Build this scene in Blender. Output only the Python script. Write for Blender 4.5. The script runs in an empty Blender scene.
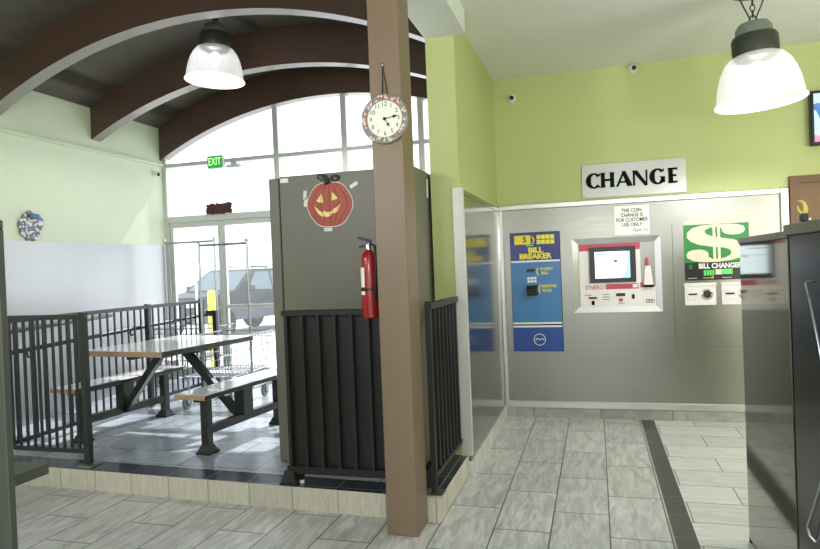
import bpy, bmesh, math, random
from mathutils import Vector, Matrix
random.seed(7)
PI = math.pi
SC = bpy.context.scene
COL = SC.collection

# ------------------------------------------------------------------ helpers
def lin(c):
    c = c / 255.0
    return c / 12.92 if c <= 0.04045 else ((c + 0.055) / 1.055) ** 2.4
def rgb(r, g, b): return (lin(r), lin(g), lin(b), 1.0)

MATS = {}
def mat(name, color=(200, 200, 200), rough=0.5, metal=0.0, noise=0.0, nscale=8.0, stretch=(1, 1, 1),
        emit=None, estr=0.0, spec=0.5, rnoise=0.0, bump=0.0, bscale=60.0, coat=0.0):
    m = bpy.data.materials.new(name); m.use_nodes = True
    nt = m.node_tree; b = nt.nodes['Principled BSDF']
    c = rgb(*color)
    b.inputs['Base Color'].default_value = c
    b.inputs['Roughness'].default_value = rough
    b.inputs['Metallic'].default_value = metal
    b.inputs['Specular IOR Level'].default_value = spec
    b.inputs['Coat Weight'].default_value = coat
    tc = nt.nodes.new('ShaderNodeTexCoord')
    mp = nt.nodes.new('ShaderNodeMapping'); mp.inputs['Scale'].default_value = stretch
    nt.links.new(tc.outputs['Object'], mp.inputs['Vector'])
    nz = nt.nodes.new('ShaderNodeTexNoise'); nz.inputs['Scale'].default_value = nscale
    nz.inputs['Detail'].default_value = 5
    nt.links.new(mp.outputs['Vector'], nz.inputs['Vector'])
    if noise > 0:
        mix = nt.nodes.new('ShaderNodeMix'); mix.data_type = 'RGBA'
        nt.links.new(nz.outputs['Fac'], mix.inputs[0])
        mix.inputs[6].default_value = tuple(max(0, x * (1 - noise)) for x in c[:3]) + (1,)
        mix.inputs[7].default_value = tuple(min(1, x * (1 + noise)) for x in c[:3]) + (1,)
        nt.links.new(mix.outputs[2], b.inputs['Base Color'])
    if rnoise > 0:
        mr = nt.nodes.new('ShaderNodeMapRange')
        mr.inputs['To Min'].default_value = max(0, rough - rnoise)
        mr.inputs['To Max'].default_value = min(1, rough + rnoise)
        nt.links.new(nz.outputs['Fac'], mr.inputs['Value'])
        nt.links.new(mr.outputs['Result'], b.inputs['Roughness'])
    if bump > 0:
        n2 = nt.nodes.new('ShaderNodeTexNoise'); n2.inputs['Scale'].default_value = bscale
        nt.links.new(mp.outputs['Vector'], n2.inputs['Vector'])
        bp = nt.nodes.new('ShaderNodeBump'); bp.inputs['Strength'].default_value = bump
        bp.inputs['Distance'].default_value = 0.002
        nt.links.new(n2.outputs['Fac'], bp.inputs['Height'])
        nt.links.new(bp.outputs['Normal'], b.inputs['Normal'])
    if emit is not None:
        b.inputs['Emission Color'].default_value = rgb(*emit)
        b.inputs['Emission Strength'].default_value = estr
    MATS[name] = m
    return m

def tile_mat(name, c1, c2, grout, bw, bh, rot=0.0, off=(0, 0, 0), rough=0.35, vein=(0.5, 6.0), mortar=0.004, vmix=0.35, offset=0.5):
    m = bpy.data.materials.new(name); m.use_nodes = True
    nt = m.node_tree; b = nt.nodes['Principled BSDF']; b.inputs['Roughness'].default_value = rough
    tc = nt.nodes.new('ShaderNodeTexCoord')
    mp = nt.nodes.new('ShaderNodeMapping'); mp.vector_type = 'POINT'
    mp.inputs['Location'].default_value = off; mp.inputs['Rotation'].default_value = (0, 0, rot)
    nt.links.new(tc.outputs['Object'], mp.inputs['Vector'])
    br = nt.nodes.new('ShaderNodeTexBrick')
    br.inputs['Scale'].default_value = 1.0
    br.inputs['Brick Width'].default_value = bw; br.inputs['Row Height'].default_value = bh
    br.inputs['Mortar Size'].default_value = mortar; br.inputs['Mortar Smooth'].default_value = 0.1
    br.offset = offset; br.offset_frequency = 2; br.squash = 1.0
    br.inputs['Color1'].default_value = (0, 0, 0, 1); br.inputs['Color2'].default_value = (1, 1, 1, 1)
    br.inputs['Mortar'].default_value = (0.5, 0.5, 0.5, 1)
    nt.links.new(mp.outputs['Vector'], br.inputs['Vector'])
    # veins stretched along the tile, shifted per tile
    sp = nt.nodes.new('ShaderNodeVectorMath'); sp.operation = 'MULTIPLY_ADD'
    sp.inputs[1].default_value = (vein[0] * 2, vein[1], 1)
    nt.links.new(mp.outputs['Vector'], sp.inputs[0])
    sh = nt.nodes.new('ShaderNodeVectorMath'); sh.operation = 'SCALE'; sh.inputs['Scale'].default_value = 7.0
    nt.links.new(br.outputs['Color'], sh.inputs[0]); nt.links.new(sh.outputs['Vector'], sp.inputs[2])
    nz = nt.nodes.new('ShaderNodeTexNoise'); nz.inputs['Scale'].default_value = 7.0; nz.inputs['Detail'].default_value = 8
    nz.inputs['Roughness'].default_value = 0.62; nz.inputs['Distortion'].default_value = 0.8
    nt.links.new(sp.outputs['Vector'], nz.inputs['Vector'])
    cr = nt.nodes.new('ShaderNodeMapRange'); cr.inputs['From Min'].default_value = 0.3; cr.inputs['From Max'].default_value = 0.7
    nt.links.new(nz.outputs['Fac'], cr.inputs['Value'])
    mx = nt.nodes.new('ShaderNodeMix'); mx.data_type = 'RGBA'
    mx.inputs[6].default_value = rgb(*c1); mx.inputs[7].default_value = rgb(*c2)
    nt.links.new(cr.outputs['Result'], mx.inputs[0])
    hs = nt.nodes.new('ShaderNodeHueSaturation')
    vr = nt.nodes.new('ShaderNodeMapRange'); vr.inputs['To Min'].default_value = 1 - vmix * 0.3; vr.inputs['To Max'].default_value = 1 + vmix * 0.3
    nt.links.new(br.outputs['Color'], vr.inputs['Value']); nt.links.new(vr.outputs['Result'], hs.inputs['Value'])
    nt.links.new(mx.outputs[2], hs.inputs['Color'])
    m2 = nt.nodes.new('ShaderNodeMix'); m2.data_type = 'RGBA'
    nt.links.new(br.outputs['Fac'], m2.inputs[0]); nt.links.new(hs.outputs['Color'], m2.inputs[6]); m2.inputs[7].default_value = rgb(*grout)
    nt.links.new(m2.outputs[2], b.inputs['Base Color'])
    MATS[name] = m
    return m

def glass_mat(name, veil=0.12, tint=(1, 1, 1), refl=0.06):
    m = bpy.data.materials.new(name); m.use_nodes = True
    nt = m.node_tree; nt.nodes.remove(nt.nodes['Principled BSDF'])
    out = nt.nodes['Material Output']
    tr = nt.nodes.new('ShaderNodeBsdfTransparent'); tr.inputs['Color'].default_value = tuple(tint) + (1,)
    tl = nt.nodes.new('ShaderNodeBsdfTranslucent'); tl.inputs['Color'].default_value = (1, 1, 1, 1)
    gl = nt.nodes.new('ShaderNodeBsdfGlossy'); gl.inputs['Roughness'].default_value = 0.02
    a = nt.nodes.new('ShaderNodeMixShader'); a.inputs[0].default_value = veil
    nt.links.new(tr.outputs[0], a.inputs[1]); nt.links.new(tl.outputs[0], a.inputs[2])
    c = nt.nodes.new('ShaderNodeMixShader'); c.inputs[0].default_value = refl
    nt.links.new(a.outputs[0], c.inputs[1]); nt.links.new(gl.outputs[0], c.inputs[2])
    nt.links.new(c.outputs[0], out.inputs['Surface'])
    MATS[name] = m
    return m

class MB:
    def __init__(s): s.bm = bmesh.new()
    def _mark(s, faces, m):
        for f in faces: f.material_index = m
    def box(s, x0, x1, y0, y1, z0, z1, m=0, bev=0.0, segs=1):
        vs = [s.bm.verts.new((x, y, z)) for x in (x0, x1) for y in (y0, y1) for z in (z0, z1)]
        q = [(0, 1, 3, 2), (4, 6, 7, 5), (0, 4, 5, 1), (2, 3, 7, 6), (0, 2, 6, 4), (1, 5, 7, 3)]
        fs = [s.bm.faces.new([vs[i] for i in f]) for f in q]
        s._mark(fs, m)
        if bev > 0:
            es = list({e for f in fs for e in f.edges})
            r = bmesh.ops.bevel(s.bm, geom=es, offset=bev, segments=segs, affect='EDGES', profile=0.5)
            s._mark(r['faces'], m)
        return s
    def quad(s, pts, m=0):
        f = s.bm.faces.new([s.bm.verts.new(p) for p in pts]); f.material_index = m; return s
    def hexa(s, lo, hi, m=0):
        """prism between two equal polygons of 3D points (bottom ring, top ring)"""
        a = [s.bm.verts.new(p) for p in lo]; b = [s.bm.verts.new(p) for p in hi]; n = len(a)
        fs = [s.bm.faces.new(list(reversed(a))), s.bm.faces.new(b)]
        for i in range(n): fs.append(s.bm.faces.new([a[i], a[(i + 1) % n], b[(i + 1) % n], b[i]]))
        s._mark(fs, m); return s
    def prism(s, poly, fn, d0, d1, m=0):
        return s.hexa([fn(u, v, d0) for u, v in poly], [fn(u, v, d1) for u, v in poly], m)
    def bar(s, p, q, w, h, m=0, up=(0, 0, 1)):
        p = Vector(p); q = Vector(q); d = (q - p).normalized(); up = Vector(up)
        if abs(d.dot(up)) > 0.98: up = Vector((0, 1, 0))
        r = d.cross(up).normalized(); u = r.cross(d).normalized()
        ring = lambda c: [c + r * a * w / 2 + u * b * h / 2 for a, b in ((-1, -1), (1, -1), (1, 1), (-1, 1))]
        return s.hexa(ring(p), ring(q), m)
    def tube(s, pts, r, n=8, m=0, closed=False):
        pts = [Vector(p) for p in pts]; N = len(pts); rings = []
        prev = None
        for i in range(N):
            if closed: d = pts[(i + 1) % N] - pts[i - 1]
            else: d = pts[min(i + 1, N - 1)] - pts[max(i - 1, 0)]
            d.normalize()
            if prev is None:
                a = Vector((0, 0, 1)) if abs(d.z) < 0.9 else Vector((1, 0, 0))
                u = d.cross(a).normalized()
            else:
                u = (prev - d * prev.dot(d)).normalized()
            prev = u; v = d.cross(u)
            rr = r[i] if isinstance(r, (list, tuple)) else r
            rings.append([s.bm.verts.new(pts[i] + (u * math.cos(2 * PI * k / n) + v * math.sin(2 * PI * k / n)) * rr) for k in range(n)])
        fs = []
        for i in range(N if closed else N - 1):
            A, B = rings[i], rings[(i + 1) % N]
            for k in range(n): fs.append(s.bm.faces.new([A[k], A[(k + 1) % n], B[(k + 1) % n], B[k]]))
        if not closed:
            fs.append(s.bm.faces.new(list(reversed(rings[0])))); fs.append(s.bm.faces.new(rings[-1]))
        s._mark(fs, m); return s
    def lathe(s, prof, M=None, n=32, m=0):
        """prof: (r, z) list turned about local Z, M: 4x4 placing it"""
        M = M or Matrix.Identity(4); rings = []
        for r, z in prof:
            if r < 1e-5: rings.append([s.bm.verts.new(M @ Vector((0, 0, z)))])
            else: rings.append([s.bm.verts.new(M @ Vector((r * math.cos(2 * PI * k / n), r * math.sin(2 * PI * k / n), z))) for k in range(n)])
        fs = []
        for A, B in zip(rings, rings[1:]):
            for k in range(n):
                k2 = (k + 1) % n
                if len(A) == 1 and len(B) == 1: continue
                if len(A) == 1: fs.append(s.bm.faces.new([A[0], B[k2], B[k]]))
                elif len(B) == 1: fs.append(s.bm.faces.new([A[k], A[k2], B[0]]))
                else: fs.append(s.bm.faces.new([A[k], A[k2], B[k2], B[k]]))
        s._mark(fs, m); return s
    def ball(s, c, r, m=0, n=12, sc=(1, 1, 1)):
        M = Matrix.Translation(c) @ Matrix.Diagonal((sc[0], sc[1], sc[2], 1))
        return s.lathe([(r * math.sin(PI * i / n), -r * math.cos(PI * i / n)) for i in range(n + 1)], M, max(8, n + 4), m)
    def text(s, t, size, M, m=0, align='CENTER', bold=0.0, xs=1.0, shear=0.0, ext=0.0008):
        cu = bpy.data.curves.new('t', 'FONT'); cu.body = t; cu.size = size; cu.align_x = align; cu.align_y = 'CENTER'
        cu.offset = bold; cu.shear = shear; cu.extrude = ext; cu.resolution_u = 3
        ob = bpy.data.objects.new('t', cu); COL.objects.link(ob)
        dg = bpy.context.evaluated_depsgraph_get()
        me = bpy.data.meshes.new_from_object(ob.evaluated_get(dg))
        me.transform(M @ Matrix.Diagonal((xs, 1, 1, 1)))
        n0 = len(s.bm.faces)
        s.bm.from_mesh(me); s.bm.faces.ensure_lookup_table()
        for f in s.bm.faces[n0:]: f.material_index = m
        bpy.data.objects.remove(ob); bpy.data.curves.remove(cu); bpy.data.meshes.remove(me)
        return s
    def build(s, name, mats, parent=None, origin=None, smooth=35, recalc=True):
        org = Vector(origin) if origin is not None else (world_loc(parent) if parent else Vector((0, 0, 0)))
        if recalc: bmesh.ops.recalc_face_normals(s.bm, faces=s.bm.faces[:])
        bmesh.ops.translate(s.bm, verts=s.bm.verts[:], vec=-org)
        me = bpy.data.meshes.new(name); s.bm.to_mesh(me); s.bm.free()
        if not isinstance(mats, (list, tuple)): mats = [mats]
        for k in mats: me.materials.append(MATS[k])
        if smooth:
            for p in me.polygons: p.use_smooth = True
            me.set_sharp_from_angle(angle=math.radians(smooth))
        o = bpy.data.objects.new(name, me); COL.objects.link(o)
        if parent:
            o.parent = parent
            o.location = org - world_loc(parent)
        else: o.location = org
        return o

def world_loc(o):
    v = Vector((0, 0, 0))
    while o is not None:
        v += o.location; o = o.parent
    return v
def thing(name, label, cat, loc=(0, 0, 0), group=None):
    o = bpy.data.objects.new(name, None); COL.objects.link(o); o.location = loc
    o.empty_display_size = 0.1
    return tag(o, label, cat, group)
def tag(o, label, cat, group=None):
    o['label'] = label; o['category'] = cat
    if group: o['group'] = group
    return o
def struct(o): o['kind'] = 'structure'; return o
def copy_tree(root, loc, label, group=None):
    r = root.copy(); COL.objects.link(r); r.location = loc; r['label'] = label
    if group: r['group'] = group
    for ch in list(root.children):
        c = ch.copy(); COL.objects.link(c); c.parent = r
        for g in ch.children:
            d = g.copy(); COL.objects.link(d); d.parent = c
    return r

# ------------------------------------------------------------------ materials
mat('wall_green', (192, 199, 136), 0.6, noise=0.03, nscale=3, bump=0.15, bscale=220)
mat('wall_pale', (208, 218, 192), 0.6, noise=0.03, nscale=3, bump=0.15, bscale=220)
mat('ceiling_white', (226, 229, 224), 0.8, noise=0.02, nscale=3)
mat('vault_dark', (77, 71, 61), 0.6, noise=0.18, nscale=5, stretch=(6, 1, 1))
mat('beam_brown', (80, 61, 49), 0.42, noise=0.2, nscale=4, stretch=(1, 1, 8))
mat('beam_edge', (140, 136, 128), 0.26, noise=0.05)
mat('pillar_brown', (126, 107, 87), 0.38, noise=0.06, nscale=5)
mat('steel', (144, 143, 135), 0.32, 1.0, noise=0.05, nscale=3, stretch=(1, 1, 14), rnoise=0.06)
mat('steel_wall', (174, 174, 174), 0.36, 1.0, noise=0.05, nscale=3, stretch=(1, 14, 1), rnoise=0.08)
mat('steel_mirror', (124, 122, 112), 0.07, 1.0, noise=0.06, nscale=3, stretch=(1, 8, 1), rnoise=0.03)
mat('steel_dark', (36, 40, 44), 0.2, 0.85, noise=0.1, nscale=2)
mat('aluminium', (200, 200, 197), 0.35, 1.0, noise=0.04)
mat('steel_smooth', (150, 147, 136), 0.16, 1.0, noise=0.04, nscale=3, stretch=(1, 10, 1), rnoise=0.04)
mat('alu_matt', (214, 214, 208), 0.5, 0.35, noise=0.03)
mat('cart_chrome', (176, 180, 184), 0.32, 0.8)
mat('chrome', (215, 218, 220), 0.12, 1.0)
mat('frame_alu', (206, 209, 203), 0.4, 0.3, noise=0.04)
mat('rail_dark', (35, 38, 36), 0.38, 0.0, noise=0.1, nscale=10, coat=0.2)
mat('rail_blue', (32, 38, 46), 0.35, 0.0, noise=0.1, nscale=10, coat=0.2)
mat('box_grey', (114, 112, 100), 0.45, noise=0.05, nscale=2)
mat('box_dark', (31, 31, 29), 0.45, noise=0.08, nscale=4)
mat('panel_olive', (62, 65, 58), 0.4, noise=0.05, nscale=3)
mat('black', (18, 18, 18), 0.35, noise=0.1)
mat('rubber', (60, 60, 60), 0.7, noise=0.1)
mat('wheel_grey', (140, 140, 138), 0.5, noise=0.05)
mat('white', (235, 235, 230), 0.45, noise=0.02)
mat('paper', (242, 242, 232), 0.7, noise=0.02)
mat('ink', (24, 28, 26), 0.9, spec=0.1)
mat('sign_silver', (192, 193, 190), 0.42, 0.35, noise=0.03, nscale=3)
mat('deep_blue', (26, 40, 120), 0.3, noise=0.05)
mat('mid_blue', (62, 120, 176), 0.3, noise=0.05)
mat('low_blue', (24, 70, 150), 0.3, noise=0.05)
mat('yellow', (240, 222, 60), 0.45, noise=0.04)
mat('cream', (226, 214, 190), 0.5, noise=0.03)
mat('green', (22, 130, 52), 0.4, noise=0.05)
mat('red', (150, 20, 26), 0.28, noise=0.05, coat=0.3)
mat('pink_red', (186, 66, 84), 0.4, noise=0.05)
mat('kiosk_white', (232, 226, 224), 0.35, noise=0.02)
mat('screen_white', (232, 242, 250), 0.2, emit=(215, 235, 250), estr=0.9)
mat('screen_blue', (150, 200, 225), 0.2, emit=(150, 200, 225), estr=0.7)
mat('led_green', (90, 176, 92), 0.3, emit=(60, 230, 90), estr=0.3)
mat('led_amber', (240, 130, 30), 0.3, emit=(250, 130, 30), estr=0.4)
mat('orange', (166, 66, 36), 0.45, noise=0.18, nscale=9)
mat('pumpkin_face', (240, 222, 140), 0.5, noise=0.05)
mat('stem_green', (58, 66, 52), 0.55, noise=0.2)
mat('tape', (220, 220, 212), 0.35, noise=0.05)
mat('tabletop', (228, 228, 225), 0.16, noise=0.08, nscale=60, coat=0.4)
mat('table_edge', (180, 152, 122), 0.5, noise=0.15, nscale=10, stretch=(1, 1, 6))
mat('door_brown', (112, 82, 48), 0.5, noise=0.12, nscale=4, stretch=(6, 6, 1))
mat('door_frame_brown', (104, 74, 46), 0.5, noise=0.08)
mat('brown_leaf', (82, 52, 44), 0.7, noise=0.3, nscale=30)
mat('bird_blue', (96, 128, 178), 0.5, noise=0.3, nscale=20)
mat('plaque_white', (222, 222, 226), 0.5, noise=0.12, nscale=30)
mat('plaque_grey', (120, 116, 116), 0.6, noise=0.4, nscale=30)
mat('clock_face', (232, 230, 218), 0.5, noise=0.02)
mat('clock_blue', (128, 131, 126), 0.4, noise=0.35, nscale=45)
mat('clock_red', (160, 86, 80), 0.4, noise=0.2, nscale=30)
mat('clock_cream', (206, 200, 180), 0.4, noise=0.2, nscale=45)
mat('exit_face', (28, 130, 60), 0.4, emit=(40, 170, 80), estr=0.55)
mat('exit_letters', (190, 250, 170), 0.4, emit=(190, 250, 165), estr=0.9)
mat('tv_sky', (176, 196, 232), 0.3, emit=(176, 196, 232), estr=0.6)
mat('tv_blue', (70, 116, 180), 0.3, emit=(70, 116, 180), estr=0.6)
mat('tv_pink', (196, 120, 160), 0.3, emit=(200, 130, 165), estr=0.8)
mat('ballast', (52, 56, 46), 0.5, 0.2, noise=0.08)
mat('ballast_grey', (120, 126, 116), 0.5, 0.3, noise=0.06)
mat('concrete', (222, 222, 222), 0.85, noise=0.08, nscale=1.2, bump=0.2)
mat('car_dark', (36, 46, 48), 0.5, 0.0, noise=0.04, spec=0.2)
mat('car_grey', (74, 74, 80), 0.6, spec=0.2, noise=0.04)
mat('car_glass', (96, 112, 118), 0.3, 0.0, spec=0.25)
mat('tyre', (20, 20, 21), 0.9, spec=0.1)
mat('toy_yellow', (190, 182, 80), 0.4, noise=0.06)
glass_mat('glass', 0.028)  # faint white translucent share imitates the glare haze over the view outside
glass_mat('acrylic', 0.45, refl=0.08)
# lit prismatic acrylic of the pendants: gives off the lamp's light, lets part of it through
def lit_acrylic(name, strength):
    m = bpy.data.materials.new(name); m.use_nodes = True
    nt = m.node_tree; b = nt.nodes['Principled BSDF']
    b.inputs['Base Color'].default_value = (0.92, 0.92, 0.94, 1); b.inputs['Roughness'].default_value = 0.25
    b.inputs['Emission Color'].default_value = (1, 1, 1, 1); b.inputs['Emission Strength'].default_value = strength
    tr = nt.nodes.new('ShaderNodeBsdfTransparent'); mx = nt.nodes.new('ShaderNodeMixShader')
    tc = nt.nodes.new('ShaderNodeTexCoord'); wv = nt.nodes.new('ShaderNodeTexNoise'); wv.inputs['Scale'].default_value = 9
    nt.links.new(tc.outputs['Object'], wv.inputs['Vector'])
    mr = nt.nodes.new('ShaderNodeMapRange'); mr.inputs['To Min'].default_value = 0.25; mr.inputs['To Max'].default_value = 0.5
    nt.links.new(wv.outputs['Fac'], mr.inputs['Value']); nt.links.new(mr.outputs['Result'], mx.inputs[0])
    nt.links.new(b.outputs[0], mx.inputs[1]); nt.links.new(tr.outputs[0], mx.inputs[2])
    nt.links.new(mx.outputs[0], nt.nodes['Material Output'].inputs['Surface'])
    MATS[name] = m
lit_acrylic('lamp_glow', 0.16)
lit_acrylic('lamp_rim', 0.8)
mat('bulb', (255, 255, 250), 0.4, emit=(255, 255, 248), estr=6.0)

tile_mat('tile_main', (158, 161, 157), (216, 218, 214), (84, 83, 80), 0.61, 0.3052, rot=PI / 2, off=(5.61 + .61 * 20, 0.587 + 0.3052 * 40, 0), vein=(0.35, 3.4), vmix=.25)
tile_mat('base_tile', (140, 141, 134), (176, 177, 168), (110, 108, 100), 0.61, 0.3052, off=(0, 0, 0), vein=(.5, 3))
tile_mat('tile_cross', (190, 193, 190), (226, 228, 225), (122, 121, 116), 0.61, 0.3052, off=(-0.77 + 0.61 * 8, -5.59 + 0.3052 * 30, 0), vein=(0.6, 7.0), vmix=0.2)
tile_mat('tile_strip', (58, 57, 54), (74, 72, 68), (112, 108, 100), 0.1525, 0.30, rot=0, off=(0.34 * -1 + 0.1525 * 4, 0.05, 0), offset=0.0, vein=(2, 3))
tile_mat('tile_platform', (146, 158, 174), (186, 196, 208), (88, 92, 96), 0.61, 0.3052, off=(0.1, -3.80 + 0.3052 * 20, 0), vein=(0.6, 5), rough=0.22)  # bluish tint in the colour stands in for reflected sky
tile_mat('tile_border', (40, 45, 54), (56, 63, 74), (118, 116, 108), 0.3052, 0.3052, off=(0.02, 0.1, 0), offset=0.0, vein=(2, 3), rough=0.25)
tile_mat('tile_riser', (190, 184, 168), (218, 212, 198), (160, 154, 140), 0.3052, 0.61, off=(0, 0, 0), offset=0.0, vein=(4, 0.6), rough=0.45)

# ------------------------------------------------------------------ key planes
YB, XP, XL, YW, ZP = 6.10, -0.88, -5.35, 7.20, 0.14
XS = -1.083                 # far side of the dividing wall
YS = 4.33                   # front end of the dividing wall
ZC = 3.19                   # flat ceiling
def edgeY(x): return 3.53 + (-1.7 - x) * 0.04   # front edge of the raised dining platform

# ------------------------------------------------------------------ the setting
b = MB()
def fl(x0, x1, y0, y1, m):
    b.quad([(x0, y0, 0), (x1, y0, 0), (x1, y1, 0), (x0, y1, 0)], m)
fl(-5.35, 0.34, -3, 3.75, 0); fl(-0.90, 0.34, 3.75, YB, 0)
fl(0.34, 0.452, -3, YB, 1); fl(0.452, 3.2, -3, YB, 2)
struct(b.build('floor', ['tile_main', 'tile_strip', 'tile_cross'], recalc=False))
# raised platform: light tiles with a dark border, pale riser
b = MB()
xa, xb = -4.42, XP - 0.012
bw = 0.19
yA, yB_ = edgeY(xa), edgeY(xb)
b.quad([(xa, yA, ZP), (xb, yB_, ZP), (xb, yB_ + bw, ZP), (xa, yA + bw, ZP)], 1)
xr = -1.19
yr = edgeY(xr) + bw
b.quad([(xa, yA + bw, ZP), (xr, yr, ZP), (xr, YW, ZP), (xa, YW, ZP)], 0)
b.quad([(xr, yr, ZP), (xb, yB_ + bw, ZP), (xb, YW, ZP), (xr, YW, ZP)], 1)
b.quad([(xa, yA, 0), (xb, yB_, 0), (xb, yB_, ZP), (xa, yA, ZP)], 2)
b.quad([(xb, yB_, 0), (xb, YS + 0.06, 0), (xb, YS + 0.06, ZP), (xb, yB_, ZP)], 2)
b.quad([(xa, YW, 0), (xa, yA, 0), (xa, yA, ZP), (xa, YW, ZP)], 2)
struct(b.build('floor_platform', ['tile_platform', 'tile_border', 'tile_riser'], recalc=False))
b = MB()
b.quad([(XL, 3.6, 0.004), (xa, 3.6, 0.004), (xa, 6.3, ZP - .004), (XL, 6.3, ZP - .004)])
b.quad([(XL, 6.3, ZP - .004), (xa, 6.3, ZP - .004), (xa, YW, ZP - .004), (XL, YW, ZP - .004)])
struct(b.build('floor_ramp', 'tile_platform', recalc=False))
# outside pavement
b = MB(); b.quad([(-60, YW + .12, -0.01), (30, YW + .12, -0.01), (30, 90, -0.01), (-60, 90, -0.01)])
struct(b.build('ground_outside', 'concrete', recalc=False))

def vault_z(x): return -0.79 + math.sqrt(max(0.1, 4.73 ** 2 - (x + 3.1) ** 2))
NX = 36
xs = [XL + (XS - XL) * i / NX for i in range(NX + 1)]
# walls
b = MB(); b.box(XL - .15, XL, -3, YW + .1, -.02, 3.9)
struct(b.build('wall_left', 'wall_pale'))
b = MB(); b.box(XP, 3.35, YB, YB + .15, -.02, ZC + .1)
struct(b.build('wall_back', 'wall_green'))
b = MB(); b.box(XS, XP, YS, YW + .1, 0, ZC + .75)
struct(b.build('wall_divider', 'wall_green'))
b = MB(); b.box(3.2, 3.35, -3, YB + .15, -.02, ZC + .1)
struct(b.build('wall_right', 'wall_green'))
# rear wall behind the viewer with two wide window openings
b = MB()
for x0, x1, z0, z1 in ((-5.5, 3.35, 0, 0.5), (-5.5, 3.35, 2.75, 4.3), (-5.5, -4.7, .5, 2.75), (-1.6, -0.6, .5, 2.75), (2.7, 3.35, .5, 2.75)):
    b.box(x0, x1, -3.15, -3, z0, z1)
struct(b.build('wall_rear', 'wall_pale'))
# ceilings
b = MB(); b.box(-0.80, 3.35, -3, YB + .15, ZC, ZC + .12); b.box(XP, -0.80, YS, YB + .15, ZC, ZC + .12)
struct(b.build('ceiling', 'ceiling_white'))
b = MB()
for i in range(NX):
    x0, x1 = xs[i], xs[i + 1]
    b.hexa([(x0, -3, vault_z(x0)), (x1, -3, vault_z(x1)), (x1, YW + .1, vault_z(x1)), (x0, YW + .1, vault_z(x0))],
           [(x0, -3, vault_z(x0) + .1), (x1, -3, vault_z(x1) + .1), (x1, YW + .1, vault_z(x1) + .1), (x0, YW + .1, vault_z(x0) + .1)])
bmesh.ops.remove_doubles(b.bm, verts=b.bm.verts[:], dist=1e-4)
struct(b.build('ceiling_vault', 'vault_dark'))
b = MB(); b.box(XS, -0.80, -3, YS, 3.03, 3.95)
struct(b.build('ceiling_soffit', 'ceiling_white'))
# arched beams: brown sides, pale underside
def beam(y0, y1, cx, cz, R, depth, name):
    bb = MB(); N = 60
    zb = lambda x: cz + math.sqrt(max(.01, R * R - (x - cx) ** 2))
    x0, x1 = XL, XS
    prev = None
    for i in range(N + 1):
        x = x0 + (x1 - x0) * i / N
        zl = zb(x); zt = max(zl + .1, vault_z(x) + .03)
        ring = [bb.bm.verts.new((x, y0, zl)), bb.bm.verts.new((x, y1, zl)), bb.bm.verts.new((x, y1, zt)), bb.bm.verts.new((x, y0, zt))]
        if prev:
            for k in range(4):
                f = bb.bm.faces.new([prev[k], prev[(k + 1) % 4], ring[(k + 1) % 4], ring[k]])
                f.material_index = 1 if k == 0 else 0
        else: bb.bm.faces.new(ring)
        prev = ring
    bb.bm.faces.new(prev)
    return struct(bb.build(name, ['beam_brown', 'beam_edge'], smooth=30))
beam(4.62, 4.76, -3.151, -0.835, 4.450, .38, 'trim_1')
beam(5.90, 6.04, -3.145, -1.195, 4.753, .38, 'trim_2')
beam(7.06, 7.20, -3.074, -1.142, 4.684, .38, 'trim_3')
beam(3.25, 3.39, -3.151, -0.835, 4.450, .38, 'trim_4')
# ledge along the pale wall
b = MB(); b.box(XL - .01, XL + .03, -3, YW, 2.878, 2.912); struct(b.build('trim_5', 'wall_pale'))
# pillar
b = MB(); b.box(-1.14, -0.965, 3.285, 3.492, 0, 3.03, bev=.004); struct(b.build('pillar', 'pillar_brown'))
# steel wainscots
b = MB(); b.box(XL - .01, XL + .006, 2.0, 7.12, 0.0, 1.86); struct(b.build('wall_panel_left', 'steel_wall'))
b = MB()
b.box(XP - .005, XP + .012, YS + .0, YB - .002, 0.10, 1.96); b.box(XP - .05, XP + .0, YS - .012, YS - .001, ZP, 1.985, 1); b.box(XP + .0, XP + .022, YS - .012, YS + .03, ZP, 1.985, 1); b.box(XP, XP + .02, YS, YB - .03, 1.945, 1.975)
b.box(XP, XP + .02, YB - .05, YB - .012, .1, 1.975)
struct(b.build('wall_panel_divider', ['steel_smooth', 'alu_matt']))
b = MB(); b.box(XP + .012, 1.58, YB - .012, YB, 0.09, 2.0)
b.box(XP + .012, 1.58, YB - .03, YB - .01, 1.95, 2.0, 1, bev=.006)
b.box(1.51, 1.58, YB - .035, YB - .01, .1, 2.0, 1, bev=.008)
b.box(XP + .012, XP + .05, YB - .03, YB - .01, .1, 1.95, 1, bev=.006)
b.box(XP + .012, 1.58, YB - .028, YB - .01, .09, .155, 1, bev=.004)
struct(b.build('wall_panel_back', ['steel', 'aluminium']))
b = MB(); b.box(XP + .012, 3.2, YB - .022, YB, 0, 0.088); struct(b.build('baseboard_back', 'base_tile'))
b = MB(); b.box(XP - .012, XP + .022, YS - .012, YB - .022, 0, 0.10); struct(b.build('baseboard_divider', 'tile_cross'))

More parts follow.
